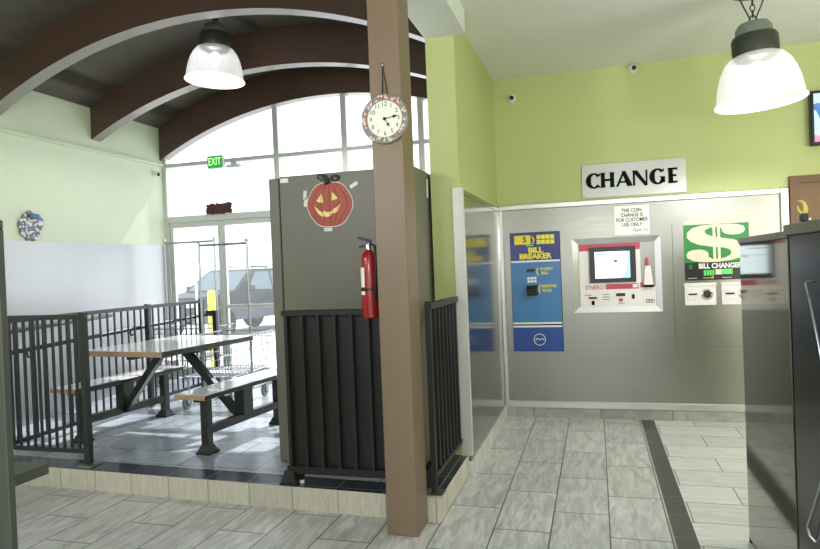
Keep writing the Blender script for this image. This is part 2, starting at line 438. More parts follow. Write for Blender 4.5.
# storefront glazing ------------------------------------------------------
def zarch(x): return -1.142 + math.sqrt(4.684 ** 2 - (x + 3.074) ** 2)
YG = YW - .04
w1 = MB()
F = lambda x0, x1, z0, z1, d=.05: w1.box(x0, x1, YG - d, YG + d, z0, z1)
for x, z0 in ((-3.715, ZP), (-2.815, ZP), (-1.87, ZP)):
    F(x - .034, x + .034, z0, zarch(x) + .02)
F(XL, XL + .05, ZP, 2.98)
F(XS - .05, XS, ZP, 3.05)
F(XL + .05, XS - .05, 2.865, 2.91, .045)
F(XL + .05, XS - .05, 2.15, 2.225, .06)
F(-3.745, XS - .05, ZP, ZP + .1)
win = struct(w1.build('window_1', 'frame_alu'))
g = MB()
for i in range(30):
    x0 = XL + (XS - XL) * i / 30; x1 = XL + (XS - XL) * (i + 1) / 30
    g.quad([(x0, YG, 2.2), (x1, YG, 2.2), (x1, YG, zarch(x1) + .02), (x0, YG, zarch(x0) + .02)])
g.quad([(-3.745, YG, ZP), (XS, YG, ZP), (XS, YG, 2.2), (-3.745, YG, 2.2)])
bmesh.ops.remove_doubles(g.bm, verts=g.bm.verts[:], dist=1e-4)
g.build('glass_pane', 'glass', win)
def leaf(x0, x1, name, pushbar):
    d = MB(); t = .045
    for a, c in ((x0, x0 + t), (x1 - t, x1)): d.box(a, c, YG - .022, YG + .022, ZP + .01, 2.145)
    for a, c in ((ZP + .01, ZP + .14), (2.08, 2.145)): d.box(x0 + t, x1 - t, YG - .022, YG + .022, a, c)
    o = struct(d.build(name, 'frame_alu'))
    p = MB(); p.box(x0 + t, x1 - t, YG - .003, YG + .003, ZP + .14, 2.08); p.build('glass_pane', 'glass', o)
    if pushbar:
        h = MB(); h.box(x0 + .02, x1 - .02, YG - .075, YG - .05, 1.03, 1.075, bev=.005)
        for x in (x0 + .05, x1 - .05): h.box(x - .015, x + .015, YG - .06, YG - .02, 1.035, 1.07)
        h.build('push_bar', 'frame_alu', o)
    return o
leaf(XL + .055, -4.545, 'door_1', False)
leaf(-4.535, -3.775, 'door_2', True)

# ------------------------------------------------------------------ right back wall: signs and change machines
def face(y):               # text / flat shapes on a plane facing the room
    return lambda x, z: Matrix.Translation((x, y, z)) @ Matrix.Rotation(PI / 2, 4, 'X')
def fxz(y0):               # 2D (x, z) polygon to 3D, depth towards the room
    return lambda u, v, d: (u, y0 - d, v)

# CHANGE sign with hand cut flared letters
y = YB - .012
root = thing('change_sign', 'silver sign reading CHANGE on the green wall above the steel panel', 'sign', (0.345, YB, 2.17))
b = MB(); b.box(-0.095, 0.79, YB - .012, YB, 2.018, 2.322, bev=.002)
b.build('sign_plate', 'sign_silver', root)
L = MB(); f = fxz(YB - .0125)
def CX(x): return -0.062 + (x + .045) * .925     # letter spacing
def poly(pts, x0, z0, w, h):
    L.prism([(CX(x0 + u * w), z0 + v * h) for u, v in pts], f, 0, .003)
def arc_letter(x0, z0, w, h, a0, a1, thick, thin, n=22):
    out = []; inn = []
    for i in range(n + 1):
        a = math.radians(a0 + (a1 - a0) * i / n)
        out.append((0.5 + 0.5 * math.cos(a), 0.5 + 0.5 * math.sin(a)))
        k = abs(math.cos(a)) ** 1.3
        tx = thin + (thick - thin) * k
        inn.append((0.5 + (0.5 - tx / w * 1.0) * math.cos(a) + (0.03 if math.cos(a) < 0 else 0), 0.5 + (0.5 - tx / h * 0.85) * math.sin(a)))
    for i in range(n):
        poly([out[i], out[i + 1], inn[i + 1], inn[i]], x0, z0, w, h)
zl, hh = 2.105, 0.135
def stem(x0, w, z0=zl, h=hh):
    fl_ = .12
    poly([(-fl_, 0), (1 + fl_, 0), (1, .12), (.96, .5), (1, .88), (1 + fl_, 1), (-fl_, 1), (0, .88), (.04, .5), (0, .12)], x0, z0, w, h)
# C
cx0 = -0.045
arc_letter(cx0, zl - .004, .155, hh + .008, 48, 312, .047, .018)
poly([(0, 0), (1, .35), (1, 1), (.75, 1)], cx0 + .113, zl + .098, .025, .036)
poly([(.7, 0), (1, .1), (1, .5), (0, 1)], cx0 + .113, zl - .001, .025, .034)
# H
stem(.098, .040); stem(.184, .040); L.prism([(CX(u), v) for u, v in ((.12, zl + .058), (.20, zl + .058), (.20, zl + .078), (.12, zl + .078))], f, 0, .003)
# A
poly([(0, 0), (.16, 0), (.52, .82), (.46, 1)], .236, zl, .15, hh)
poly([(.38, 1), (.62, 1.02), (1.06, 0), (.70, 0)], .236, zl, .15, hh)
poly([(.2, .24), (.78, .24), (.74, .36), (.25, .36)], .236, zl, .15, hh)
# N
poly([(-.02, 0), (.14, 0), (.14, .9), (-.02, 1)], .398, zl, .13, hh)
poly([(-.08, 1), (.30, 1), (1.0, 0.06), (1.0, -.04), (.80, -.04)], .398, zl, .13, hh)
poly([(.89, 0.05), (1, 0), (1.02, 1), (.87, 1)], .398, zl, .13, hh)
# G
gx0 = .545
arc_letter(gx0, zl - .004, .15, hh + .008, 50, 330, .047, .018)
poly([(0, 0), (1, .35), (1, 1), (.75, 1)], gx0 + .108, zl + .098, .025, .036)
poly([(0, 0), (1, .1), (1, 1), (-.35, 1), (-.35, .86), (0, .8)], gx0 + .106, zl + .008, .036, .058)
# E
stem(.715, .044)
for zz, ww in ((0, .090), (.058, .076), (.117, .086)):
    L.prism([(CX(u), v) for u, v in ((.735, zl + zz), (.715 + ww - .012, zl + zz), (.715 + ww, zl + zz + (.026 if zz == 0 else -.008 if zz > .1 else .0)), (.715 + ww - .006, zl + zz + .019), (.735, zl + zz + .018))], f, 0, .003)
L.build('letters', 'ink', root, smooth=0)
for x, z in ((-.075, 2.302), (.772, 2.302), (-.075, 2.036), (.772, 2.036)):
    b = MB(); b.lathe([(0, .003), (.004, .002), (.006, 0)], Matrix.Translation((x, YB - .0125, z)) @ Matrix.Rotation(PI / 2, 4, 'X'), 10)
    b.build('screw', 'chrome', root)

# paper notice
root = thing('paper_notice', 'white notice with black capitals about coin change, taped above the touch screen', 'notice', (.325, YB - .013, 1.80))
b = MB(); b.box(.177, .472, YB - .016, YB - .0135, 1.669, 1.928); M_ = face(YB - .0164)
for t, z, s in (('THE COIN', 1.885, .046), ('CHANGE IS', 1.843, .046), ('FOR CUSTOMER', 1.800, .046), ('USE ONLY', 1.757, .046)):
    b.text(t, s, M_(.325, z), 1, bold=.0008, xs=.80)
b.text('-Thank You', .040, M_(.388, 1.706), 1, shear=.35, xs=.75)
b.build('sheet', ['paper', 'ink'], root, smooth=0)

# bill breaker
x0, x1, z0, z1 = -.770, -.310, .620, 1.735
W, Hh = x1 - x0, z1 - z0
yf = YB - .034
root = thing('bill_breaker', 'tall blue bill breaker machine set in the steel wall, yellow lettering', 'change machine', (-.54, YB - .012, .62))
b = MB(); b.box(x0, x1, yf, YB - .0125, z0, z1, 3, bev=.003)
Z = lambda v: z1 - v * Hh
X = lambda u: x0 + u * W
P = lambda u0, u1, v0, v1, d, m: b.box(X(u0), X(u1), yf - d, yf + .002, Z(v1), Z(v0), m)
P(.01, .99, .005, .235, .002, 0); P(.01, .99, .235, .25, .003, 4); P(.01, .99, .25, .755, .002, 1)
P(.01, .99, .755, .77, .003, 4); P(.01, .99, .782, .797, .003, 4); P(.01, .99, .797, .995, .002, 2)
P(.09, .42, .025, .1, .004, 5)
for i in range(4):
    for j in range(2): P(.54 + i * .09, .62 + i * .09, .025 + j * .042, .06 + j * .042, .004, 5)
M_ = face(yf - .0045)
b.text('5', .07, M_(X(.30), Z(.062)), 0, bold=.003); b.text(')', .07, M_(X(.475), Z(.062)), 5, bold=.003)
b.text('BILL', .066, M_(X(.51), Z(.152)), 5, bold=.0035, xs=1.15); b.text('BREAKER', .066, M_(X(.5), Z(.203)), 5, bold=.0035, xs=1.08)
P(.32, .47, .105, .115, .004, 6)
b.text('INSERT', .036, M_(X(.72), Z(.31)), 5, bold=.001); b.text('BILL', .036, M_(X(.68), Z(.345)), 5, bold=.001); b.text('(', .08, M_(X(.53), Z(.325)), 5, bold=.002)
b.text('REMOVE', .036, M_(X(.75), Z(.455)), 5, bold=.001); b.text('BILLS', .036, M_(X(.71), Z(.49)), 5, bold=.001); b.text('(', .08, M_(X(.56), Z(.47)), 5, bold=.002)
for i in range(3):
    for j in range(2): P(.325 + i * .065, .38 + i * .065, .375 + j * .026, .395 + j * .026, .004, 4)
# ring emblem on the lower band
ring = [(X(.53) + .052 * math.cos(2 * PI * k / 24), yf - .003, Z(.9) + .052 * math.sin(2 * PI * k / 24)) for k in range(24)]
b.tube(ring, .0035, 6, 4, closed=True)
b.tube([(X(.53) - .038, yf - .003, Z(.905)), (X(.53) - .02, yf - .003, Z(.888)), (X(.53), yf - .003, Z(.905)), (X(.53) + .02, yf - .003, Z(.89)), (X(.53) + .038, yf - .003, Z(.902))], .0045, 6, 4)
b.build('face_panel', ['deep_blue', 'mid_blue', 'low_blue', 'black', 'white', 'yellow', 'led_green'], root, smooth=0)
s_ = MB(); s_.box(X(.32), X(.48), yf - .012, yf, Z(.33), Z(.308), bev=.003); s_.build('bill_slot', 'black', root)
s_ = MB(); s_.hexa([(X(.3), yf, Z(.53)), (X(.53), yf, Z(.53)), (X(.53), yf, Z(.445)), (X(.3), yf, Z(.445))],
                   [(X(.32), yf - .05, Z(.525)), (X(.51), yf - .05, Z(.525)), (X(.51), yf - .055, Z(.475)), (X(.32), yf - .055, Z(.475))])
s_.build('bill_tray', 'black', root)

# card kiosk with screen
KX = lambda px: -.205 + (px - 5) / 560 * .762
KZ = lambda py: 1.652 - (py - 40) / 465 * .677
root = thing('payment_kiosk', 'white card payment kiosk with lit touch screen in a silver frame', 'kiosk', (.176, YB - .012, .975))
b = MB(); a0, a1, c0, c1 = KX(5), KX(565), KZ(505), KZ(40); t = .052
out = [(a0, c0), (a1, c0), (a1, c1), (a0, c1)]; inn = [(a0 + t, c0 + t), (a1 - t, c0 + t), (a1 - t, c1 - t), (a0 + t, c1 - t)]
yk = YB - .0125
for i in range(4):
    j = (i + 1) % 4
    b.hexa([(out[i][0], yk, out[i][1]), (out[j][0], yk, out[j][1]), (inn[j][0], yk, inn[j][1]), (inn[i][0], yk, inn[i][1])],
           [(out[i][0], yk - .03, out[i][1]), (out[j][0], yk - .03, out[j][1]), (inn[j][0], yk - .018, inn[j][1]), (inn[i][0], yk - .018, inn[i][1])])
b.build('frame', 'aluminium', root)
b = MB(); P2 = lambda x0, x1, y0, y1, d, m: b.box(KX(x0), KX(x1), yk - d, yk - .001, KZ(y1), KZ(y0), m)
P2(44, 528, 78, 470, .006, 2)
P2(50, 437, 78, 470, .02, 0); P2(437, 525, 352, 470, .02, 0)
P2(50, 437, 78, 120, .0215, 1); P2(215, 420, 330, 362, .0215, 1)
M_ = face(yk - .0215)
b.text('SYNERGY', .056, M_(KX(148), KZ(350)), 1, bold=.0004, xs=.74)
P2(385, 415, 335, 355, .0225, 0); P2(432, 447, 325, 355, .0225, 1)
for px, py in ((100, 397), (215, 393), (215, 410), (215, 425), (310, 450)): P2(px - 22, px + 22, py - 1.5, py + 1.5, .0212, 3)
P2(120, 140, 432, 458, .022, 3); P2(465, 515, 430, 450, .0215, 3)
P2(295, 320, 420, 440, .0225, 1); P2(375, 395, 400, 420, .0225, 1); P2(380, 392, 395, 425, .023, 3)
for i in range(3): P2(470 + i * 16, 480 + i * 16, 433, 447, .022, 0)
b.build('face_panel', ['kiosk_white', 'pink_red', 'steel', 'ink'], root, smooth=0)
b = MB(); P2(115, 408, 98, 320, .035, 0); sb = b.build('screen_bezel', 'black', root)
b = MB(); P2(150, 372, 128, 293, .037, 0)
pts = [(345, 128), (372, 128), (372, 293), (318, 293), (345, 250), (355, 190)]
b.prism([(KX(px), KZ(py)) for px, py in pts], fxz(yk - .0371), 0, .0004, 1)
P2(160, 262, 142, 147, .0378, 2); P2(165, 240, 182, 187, .0378, 3); P2(200, 232, 215, 219, .0378, 3)
b.ball((KX(282), yk - .0375, KZ(188)), .018, 2, 8, (1, .05, .8))
b.build('screen', ['screen_white', 'screen_blue', 'ballast_grey', 'tv_sky'], sb)
b = MB(); P2(103, 155, 408, 420, .024, 0); b.build('card_slot', 'black', root)
b = MB(); P2(278, 335, 388, 406, .028, 0); b.build('bill_reader', 'black', root)
b = MB()
b.hexa([(KX(448), yk - .006, KZ(350)), (KX(515), yk - .006, KZ(350)), (KX(500), yk - .006, KZ(222)), (KX(460), yk - .006, KZ(222))],
       [(KX(452), yk - .05, KZ(348)), (KX(511), yk - .05, KZ(348)), (KX(496), yk - .04, KZ(225)), (KX(464), yk - .04, KZ(225))], 0)
P2(450, 513, 340, 354, .052, 2); b.box(KX(465), KX(486), yk - .035, yk - .008, KZ(222), KZ(175), 1, bev=.004)
b.build('card_dispenser', ['kiosk_white', 'pink_red', 'ink'], root)

# bill changer with the dollar sign
root = thing('bill_changer', 'bill changer plate with green dollar sign poster and coin slots, behind the steel cabinet end', 'change machine', (1.0, YB - .012, .655))
b = MB(); b.box(.655, 1.362, YB - .018, YB - .0125, .655, 1.738, bev=.002); b.build('back_plate', 'steel', root)
SX = lambda px: .75 + (px - 45) / 375 * .517
SZ = lambda py: 1.726 - (py - 55) / 330 * .486
b = MB(); ys = YB - .0185
b.box(SX(45), SX(500), ys - .002, ys, SZ(385), SZ(30), 1)
b.box(SX(45), SX(420), ys - .006, ys - .001, SZ(385), SZ(55), 2); b.box(SX(45), SX(420), ys - .007, ys - .005, SZ(280), SZ(55), 0)
def ell(cx, cy, rx, ry, n=28, a0=0, a1=360):
    return [(SX(cx + rx * math.cos(math.radians(a0 + (a1 - a0) * k / n))), SZ(cy + ry * math.sin(math.radians(a0 + (a1 - a0) * k / n)))) for k in range(n if abs(a1 - a0) == 360 else n + 1)]
lay = lambda poly_, d, m: b.prism(poly_, fxz(ys - .007), 0, d, m)
# outline of the big S
lay([(SX(px), SZ(py)) for px, py in ((215, 58), (300, 58), (350, 62), (390, 75), (398, 92), (392, 108), (370, 120), (330, 124), (290, 118), (268, 102),
     (270, 90), (240, 74), (200, 76), (175, 86), (166, 100), (175, 114), (205, 126), (260, 138), (330, 150), (375, 172), (392, 205), (388, 235),
     (365, 258), (310, 272), (230, 279), (150, 279), (95, 270), (62, 252), (56, 232), (68, 214), (95, 205), (140, 203), (172, 212), (186, 228), (184, 246),
     (205, 260), (245, 262), (285, 254), (312, 240), (318, 222), (305, 206), (270, 196), (200, 188), (130, 175), (85, 155), (62, 130), (66, 100), (95, 76), (145, 62))], .001, 1)
for px in (213, 240): b.box(SX(px), SX(px + 16), ys - .0088, ys - .007, SZ(279), SZ(57), 1)
for px in (208, 230, 257): b.box(SX(px), SX(px + 5), ys - .009, ys - .007, SZ(126), SZ(76), 0); b.box(SX(px), SX(px + 5), ys - .009, ys - .007, SZ(262), SZ(196), 0)
M_ = face(ys - .0068)
b.text('BILL CHANGER', .060, M_(SX(250), SZ(303)), 3, bold=.0022, xs=.84)
b.text('$5', .046, M_(SX(80), SZ(305)), 0, bold=.002, xs=.7)
b.box(SX(155), SX(215), ys - .009, ys - .006, SZ(358), SZ(326), 4); b.box(SX(222), SX(258), ys - .009, ys - .006, SZ(354), SZ(323), 1)
b.box(SX(260), SX(320), ys - .009, ys - .006, SZ(353), SZ(322), 4); b.box(SX(200), SX(212), ys - .009, ys - .006, SZ(376), SZ(364), 5)
for k in range(3): b.box(SX(168 + k * 16), SX(172 + k * 16), ys - .0095, ys - .006, SZ(358), SZ(326), 0)
for px in (60, 150, 260): b.box(SX(px), SX(px + 55), ys - .0075, ys - .006, SZ(374), SZ(371), 1)
b.build('sign_face', ['green', 'cream', 'black', 'white', 'led_green', 'led_amber'], root, smooth=0)
for k, xx in enumerate((.741, 1.036)):
    b = MB(); b.box(xx, xx + .252, ys - .014, ys, 1.022, 1.20, 0, bev=.003); b.box(xx - .005, xx + .257, ys - .02, ys, 1.19, 1.217, 0, bev=.003)
    b.box(xx + .02, xx + .11, ys - .018, ys - .012, 1.07, 1.17, 0, bev=.002)
    u = b.build('coin_unit', ['kiosk_white'], root)
    c = MB(); c.box(xx + .03, xx + .10, ys - .022, ys - .017, 1.112, 1.126); c.build('slot', 'black', u)
    c = MB(); c.lathe([(0, .004), (.032, .004), (.042, .012), (.048, .010), (.05, 0)], Matrix.Translation((xx + .18, ys - .0145, 1.118)) @ Matrix.Rotation(PI / 2, 4, 'X'), 24); c.build('coin_cup', 'chrome', u)

# brown door on the back wall beyond the panel
d = MB(); d.box(1.583, 1.645, YB - .05, YB, .09, 2.09); d.box(2.5, 2.56, YB - .05, YB, .09, 2.09); d.box(1.645, 2.5, YB - .05, YB, 2.03, 2.09)
d.box(1.645, 2.5, YB - .025, YB - .002, .09, 2.03, 1)
do = struct(d.build('door_3', ['door_frame_brown', 'door_brown']))
h = MB(); h.lathe([(0, .06), (.02, .058), (.028, .04), (.012, .02), (.012, 0)], Matrix.Translation((2.42, YB - .026, 1.05)) @ Matrix.Rotation(PI / 2, 4, 'X'), 16); h.build('door_knob', 'chrome', do)

# television
root = thing('wall_television', 'black framed television showing a blue and pink picture, high on the green wall', 'television', (2.2, YB, 2.33))
b = MB(); b.box(1.742, 2.62, YB - .09, YB - .03, 2.325, 2.772, bev=.006); b.box(2.0, 2.36, YB - .031, YB, 2.45, 2.65); b.build('casing', 'black', root)
b = MB(); yt = YB - .0905; b.quad([(1.765, yt, 2.352), (2.597, yt, 2.352), (2.597, yt, 2.748), (1.765, yt, 2.748)], 0)
b.prism([(1.765, 2.66), (1.80, 2.67), (1.85, 2.64), (1.95, 2.655), (2.1, 2.62), (2.3, 2.66), (2.597, 2.6), (2.597, 2.42), (2.1, 2.40), (1.9, 2.44), (1.82, 2.50), (1.785, 2.60), (1.765, 2.62)], fxz(yt), 0, .0005, 1)
b.prism([(1.765, 2.352), (2.0, 2.352), (1.9, 2.39), (1.80, 2.40), (1.765, 2.41)], fxz(yt), 0, .0007, 2)
b.build('screen', ['tv_sky', 'tv_blue', 'tv_pink'], root)

# dome cameras
def camera_dome(p, axis, label):
    root = thing('security_camera', label, 'camera', p, 'white security cameras')
    ax = Vector(axis).normalized(); M = Matrix.Translation(p) @ ax.to_track_quat('Z', 'Y').to_matrix().to_4x4()
    b = MB(); b.lathe([(0, 0), (.036, 0), (.036, .012), (.03, .018), (0, .018)], M, 20); b.build('base', 'white', root)
    look = (ax + Vector((0.25, -.55, -.35))).normalized()
    c = Vector(p) + ax * .045
    M2 = Matrix.Translation(c) @ look.to_track_quat('Z', 'Y').to_matrix().to_4x4()
    b = MB(); b.lathe([(0, -.034), (.022, -.03), (.034, -.012), (.035, .005), (.03, .02), (.022, .028), (.021, .022), (0, .022)], M2, 20); hd = b.build('eyeball', 'white', root)
    b = MB(); b.lathe([(0, .03), (.012, .029), (.0205, .0235), (.0205, .0205)], M2, 20); b.build('lens', 'black', hd)
    return root
camera_dome((-.703, YB, 3.0), (0, -1, 0), 'white security camera in the upper left corner of the green wall')
camera_dome((.382, YB, 3.145), (0, -1, 0), 'white security camera just under the ceiling above the CHANGE sign')
camera_dome((XL, 6.95, 2.762), (1, 0, 0), 'white security camera on the pale wall beside the storefront')

# ------------------------------------------------------------------ pendants
def pendant(label, c, tilt, ztop):
    """c: rim centre"""
    root = thing('pendant_lamp', label, 'lamp', c, 'dome pendant lamps')
    M = Matrix.Translation(c) @ Matrix.Rotation(tilt, 4, 'Y')
    R = .265
    prof = [(.118, .312), (.135, .308), (.168, .290), (.200, .25), (.226, .195), (.246, .125), (.257, .055), (.262, .012)]
    b = MB(); b.lathe(prof, M, 48)
    sh = b.build('lamp_shade', 'lamp_glow', root)
    b = MB(); b.lathe([(.262, .012), (.272, .006), (.275, -.004), (.268, -.010), (.258, -.006), (.256, .004), (.262, .012)], M, 48)
    b.build('rim', 'lamp_rim', sh)
    b = MB(); b.lathe([(0, .285), (.12, .285), (.135, .31), (.14, .34), (.14, .415), (.13, .435), (.10, .44), (0, .44)], M, 32)
    hs = b.build('ballast_housing', 'ballast', root)
    b = MB(); b.lathe([(0, .438), (.112, .438), (.11, .485), (.09, .515), (0, .52)], M, 28); 
    b.build('cap', 'ballast_grey', hs)
    b = MB(); b.ball(M @ Vector((0, 0, .20)), .045, 0, 12, (1, 1, 1.5)); b.build('bulb', 'bulb', root)
    # chain up to the ceiling
    p0 = M @ Vector((0, 0, .515)); top = Vector((p0.x, p0.y, ztop))
    ch = MB()
    hook = [p0 + Vector((.022 * math.cos(a), 0, .025 + .03 * math.sin(a))) for a in [2 * PI * k / 12 for k in range(12)]]
    ch.tube(hook, .005, 6, 0, closed=True)
    z = p0.z + .065; k = 0
    while z < ztop - .02:
        dx, dy = (1, 0) if k % 2 else (0, 1)
        ch.tube([Vector((p0.x + dx * .014 * math.cos(a), p0.y + dy * .014 * math.cos(a), z + .025 * math.sin(a))) for a in [2 * PI * q / 10 for q in range(10)]], .0038, 5, 0, closed=True)
        z += .04; k += 1
    ch.build('chain', 'ballast', root)
    for sx in (-1, 1):
        w = MB(); w.tube([p0 + Vector((sx * .015, 0, .03)), p0 + Vector((sx * .05, .0, .11)), p0 + Vector((sx * .085, 0, .20))] + [Vector((p0.x + sx * .10, p0.y, ztop))], .005, 6)
        w.build('safety_cable', 'ballast', root)
    b = MB(); b.lathe([(0, 0), (.125, 0), (.12, .03), (0, .03)], Matrix.Translation((top.x, top.y, ztop - .03)), 20); b.build('canopy', 'ballast_grey', root)
    return root
LAMPS = []
cR = Vector((1.073, 4.70, 2.445)); cL = Vector((-3.37, 5.30, 3.275))
pendant('glowing dome pendant lamp hanging before the green wall, right side', cR, math.radians(-3.0), ZC)
pendant('glowing dome pendant lamp hanging under the dark arched ceiling', cL, math.radians(3.5), vault_z(cL.x))

# ------------------------------------------------------------------ pillar items
# clock
cx, cz, yk = -1.056, 2.250, 3.272
root = thing('wall_clock', 'round wall clock with flowered rim hanging on the brown pillar', 'clock', (cx, 3.285, cz))
My = Matrix.Translation((cx, 3.283, cz)) @ Matrix.Rotation(PI / 2, 4, 'X')
b = MB(); b.lathe([(0, 0), (.128, 0), (.1325, .008), (.1325, .016), (.128, .020), (.100, .019), (.097, .016)], My, 56)
for k in range(110):
    a = random.uniform(0, 2 * PI); r = random.uniform(.104, .126); q = random.choice((1, 1, 2, 2, 2, 0)); s = random.uniform(.004, .009)
    b.ball((cx + r * math.cos(a), 3.2635, cz + r * math.sin(a)), s, q if q else 1, 6, (1, .15, 1))
ring_ = b.build('rim', ['clock_blue', 'clock_cream', 'clock_red'], root)
b = MB(); b.lathe([(0, .012), (.0985, .012), (.0985, .0165), (0, .0165)], My, 48)
for h in range(12):
    a = PI / 2 - 2 * PI * (h if h else 12) / 12
    b.text(str(h if h else 12), .033, face(3.2664)(cx + .078 * math.cos(a), cz + .078 * math.sin(a)), 1, ext=.0003)
for k in range(60):
    a = 2 * PI * k / 60
    b.ball((cx + .0945 * math.cos(a), 3.2663, cz + .0945 * math.sin(a)), .0011, 1, 4, (1, .3, 1))
b.build('dial', ['clock_face', 'ink'], root, smooth=25)
def hand(ang, l, name):
    b = MB(); dx, dz = math.sin(ang), math.cos(ang); px, pz = dz, -dx
    pt = lambda t, w: (cx + dx * t + px * w, cz + dz * t + pz * w)
    b.prism([pt(0, .002), pt(l * .55, .002), pt(l * .66, .009), pt(l * .82, .004), pt(l, 0), pt(l * .82, -.004), pt(l * .66, -.009), pt(l * .55, -.002), pt(0, -.002)], fxz(3.2655), 0, .0015)
    b.lathe([(0, .004), (.009, .0035), (.0095, 0)], Matrix.Translation((cx, 3.2655, cz)) @ Matrix.Rotation(PI / 2, 4, 'X'), 14)
    b.build(name, 'black', root)
hand(math.radians(81), .078, 'minute_hand'); hand(math.radians(150), .052, 'hour_hand')
b = MB(); nx, nz = -1.060, 2.543
b.tube([(cx - .01, 3.277, cz + .128), (nx, 3.28, nz), (cx + .018, 3.277, cz + .127)], .0032, 6)
b.build('cord', 'ink', root)
b = MB(); b.lathe([(0, .012), (.006, .011), (.007, .008), (.0025, .007), (.0025, 0)], Matrix.Translation((nx, 3.284, nz)) @ Matrix.Rotation(PI / 2, 4, 'X'), 10); b.build('nail', 'chrome', root)

# fire extinguisher on the pillar's left side
ex, ey, ez = -1.222, 3.39, 1.176
root = thing('fire_extinguisher', 'red fire extinguisher hung on the left side of the brown pillar', 'fire extinguisher', (ex, ey, ez))
T = Matrix.Translation((ex, ey, ez))
b = MB(); b.lathe([(0, .004), (.038, 0), (.046, .006), (.048, .02), (.048, .30), (.045, .335), (.034, .365), (.02, .378), (.016, .39), (0, .39)], T, 32); b.build('cylinder', 'red', root)
b = MB()
for i in range(8):
    a0 = math.radians(190 + i * 8); a1 = math.radians(198 + i * 8)
    q = lambda a, r: (ex + r * math.cos(a), ey + r * math.sin(a))
    for zz0, zz1 in ((.175, .285), (.132, .152)):
        b.quad([(*q(a0, .0486), ez + zz0), (*q(a1, .0486), ez + zz0), (*q(a1, .0486), ez + zz1), (*q(a0, .0486), ez + zz1)])
b.build('label', 'paper', root)
b = MB(); b.lathe([(.0485, .155), (.051, .156), (.051, .168), (.0485, .169)], T, 28); b.box(ex + .044, -1.14, ey - .02, ey + .02, ez + .15, ez + .18); b.build('strap_bracket', 'black', root)
b = MB(); b.lathe([(.0, .385), (.019, .385), (.019, .42), (.012, .43), (0, .43)], T, 16); b.build('valve', 'chrome', root)
b = MB(); b.bar((ex + .02, ey, ez + .43), (ex - .055, ey - .01, ez + .455), .024, .016); b.bar((ex + .02, ey, ez + .415), (ex - .05, ey - .01, ez + .40), .02, .012)
b.build('handle', 'black', root)
b = MB(); b.tube([(ex + .02, ey - .01, ez + .41), (ex + .05, ey - .03, ez + .40), (ex + .056, ey - .036, ez + .34), (ex + .05, ey - .04, ez + .2), (ex + .045, ey - .045, ez + .1)], .009, 8); b.build('hose', 'black', root)

# ------------------------------------------------------------------ dark kiosk box with pumpkin
root = thing('machine_enclosure', 'tall dark grey metal enclosure standing on the platform beside the pillar', 'enclosure', (-1.62, 4.3, ZP))
b = MB(); b.box(-2.07, -1.105, 3.99, 4.62, ZP + .02, 2.108, bev=.006); b.build('body', 'box_grey', root)
b = MB(); b.box(-2.152, -2.078, 3.992, 4.62, ZP + .005, 2.10, bev=.005); b.build('side_post', 'box_grey', root)
b = MB(); b.box(-2.05, -1.12, 4.02, 4.6, ZP, ZP + .021); b.build('plinth', 'black', root)
b = MB(); b.box(-1.1055, -1.1035, 4.30, 4.335, 1.93, 2.06); b.build('sticker', 'paper', root)
b = MB(); b.box(-2.06, -2.0, 3.987, 3.9905, 2.065, 2.095); b.build('sticker', 'paper', root)

# pumpkin picture taped to the enclosure
px_, pz_, yp = -1.697, 1.905, 3.975
root = thing('pumpkin_cutout', 'orange grinning jack-o-lantern cutout taped to the dark enclosure', 'decoration', (px_, 3.989, pz_ - .17))
b = MB()
out = []
for k in range(48):
    a = 2 * PI * k / 48
    r = 1 + .02 * math.cos(6 * a) - .05 * max(0, math.cos(a - PI / 2)) ** 8
    out.append((px_ + (.160 * r) * math.cos(a), pz_ - .01 + .155 * r * math.sin(a) * (0.97 if math.sin(a) < 0 else 1)))
grow = [(px_ + (u - px_) * 1.035, pz_ + (v - pz_) * 1.035) for u, v in out]
b.prism(grow, fxz(3.9885), 0, .006, 1); b.prism(out, fxz(3.9825), 0, .004, 0)
for dx in (-.11, -.055, .0, .055, .11):   # ribs
    b.tube([(px_ + dx * .4, 3.979, pz_ + .13)] + [(px_ + dx * (0.4 + .75 * math.sin(PI * t / 8)), 3.9785, pz_ + .13 - .27 * t / 8) for t in range(1, 8)] + [(px_ + dx * .5, 3.979, pz_ - .14)], .0022, 5, 0)
b.build('card', ['orange', 'paper'], root)
b = MB(); fp = fxz(3.9784); S = .325 / 300   # face features, measured from the picture
FX = lambda p: px_ + (p - 270) * S
FZ = lambda p: pz_ - (p - 305) * S
for pl in ([(182, 288), (222, 243), (228, 302), (200, 298)], [(290, 240), (330, 282), (284, 292)],
           [(168, 320), (200, 350), (222, 362), (232, 352), (250, 362), (284, 358), (300, 340), (312, 338), (344, 315), (322, 360), (300, 372), (290, 366), (270, 388), (240, 392), (232, 380), (222, 390), (195, 372), (178, 345)]):
    b.prism([(FX(u), FZ(v)) for u, v in pl], fp, 0, .001)
b.build('face', 'pumpkin_face', root, smooth=0)
b = MB(); b.tube([(px_ - .005, 3.964, pz_ + .13), (px_ - .02, 3.966, pz_ + .165), (px_ - .045, 3.97, pz_ + .19)], [.022, .016, .014], 8)
def loop(c0, n, r): return [(c0[0] + r * 1.2 * t / n + r * math.cos(t * 1.1), 3.981, c0[1] + r * math.sin(t * 1.1) * .8) for t in range(n)]
b.tube(loop((px_ + .03, pz_ + .165), 14, .024), .004, 6, 1); b.tube(loop((px_ - .07, pz_ + .175), 6, .026), .005, 6, 1)
b.build('stem', ['stem_green', 'stem_green'], root)
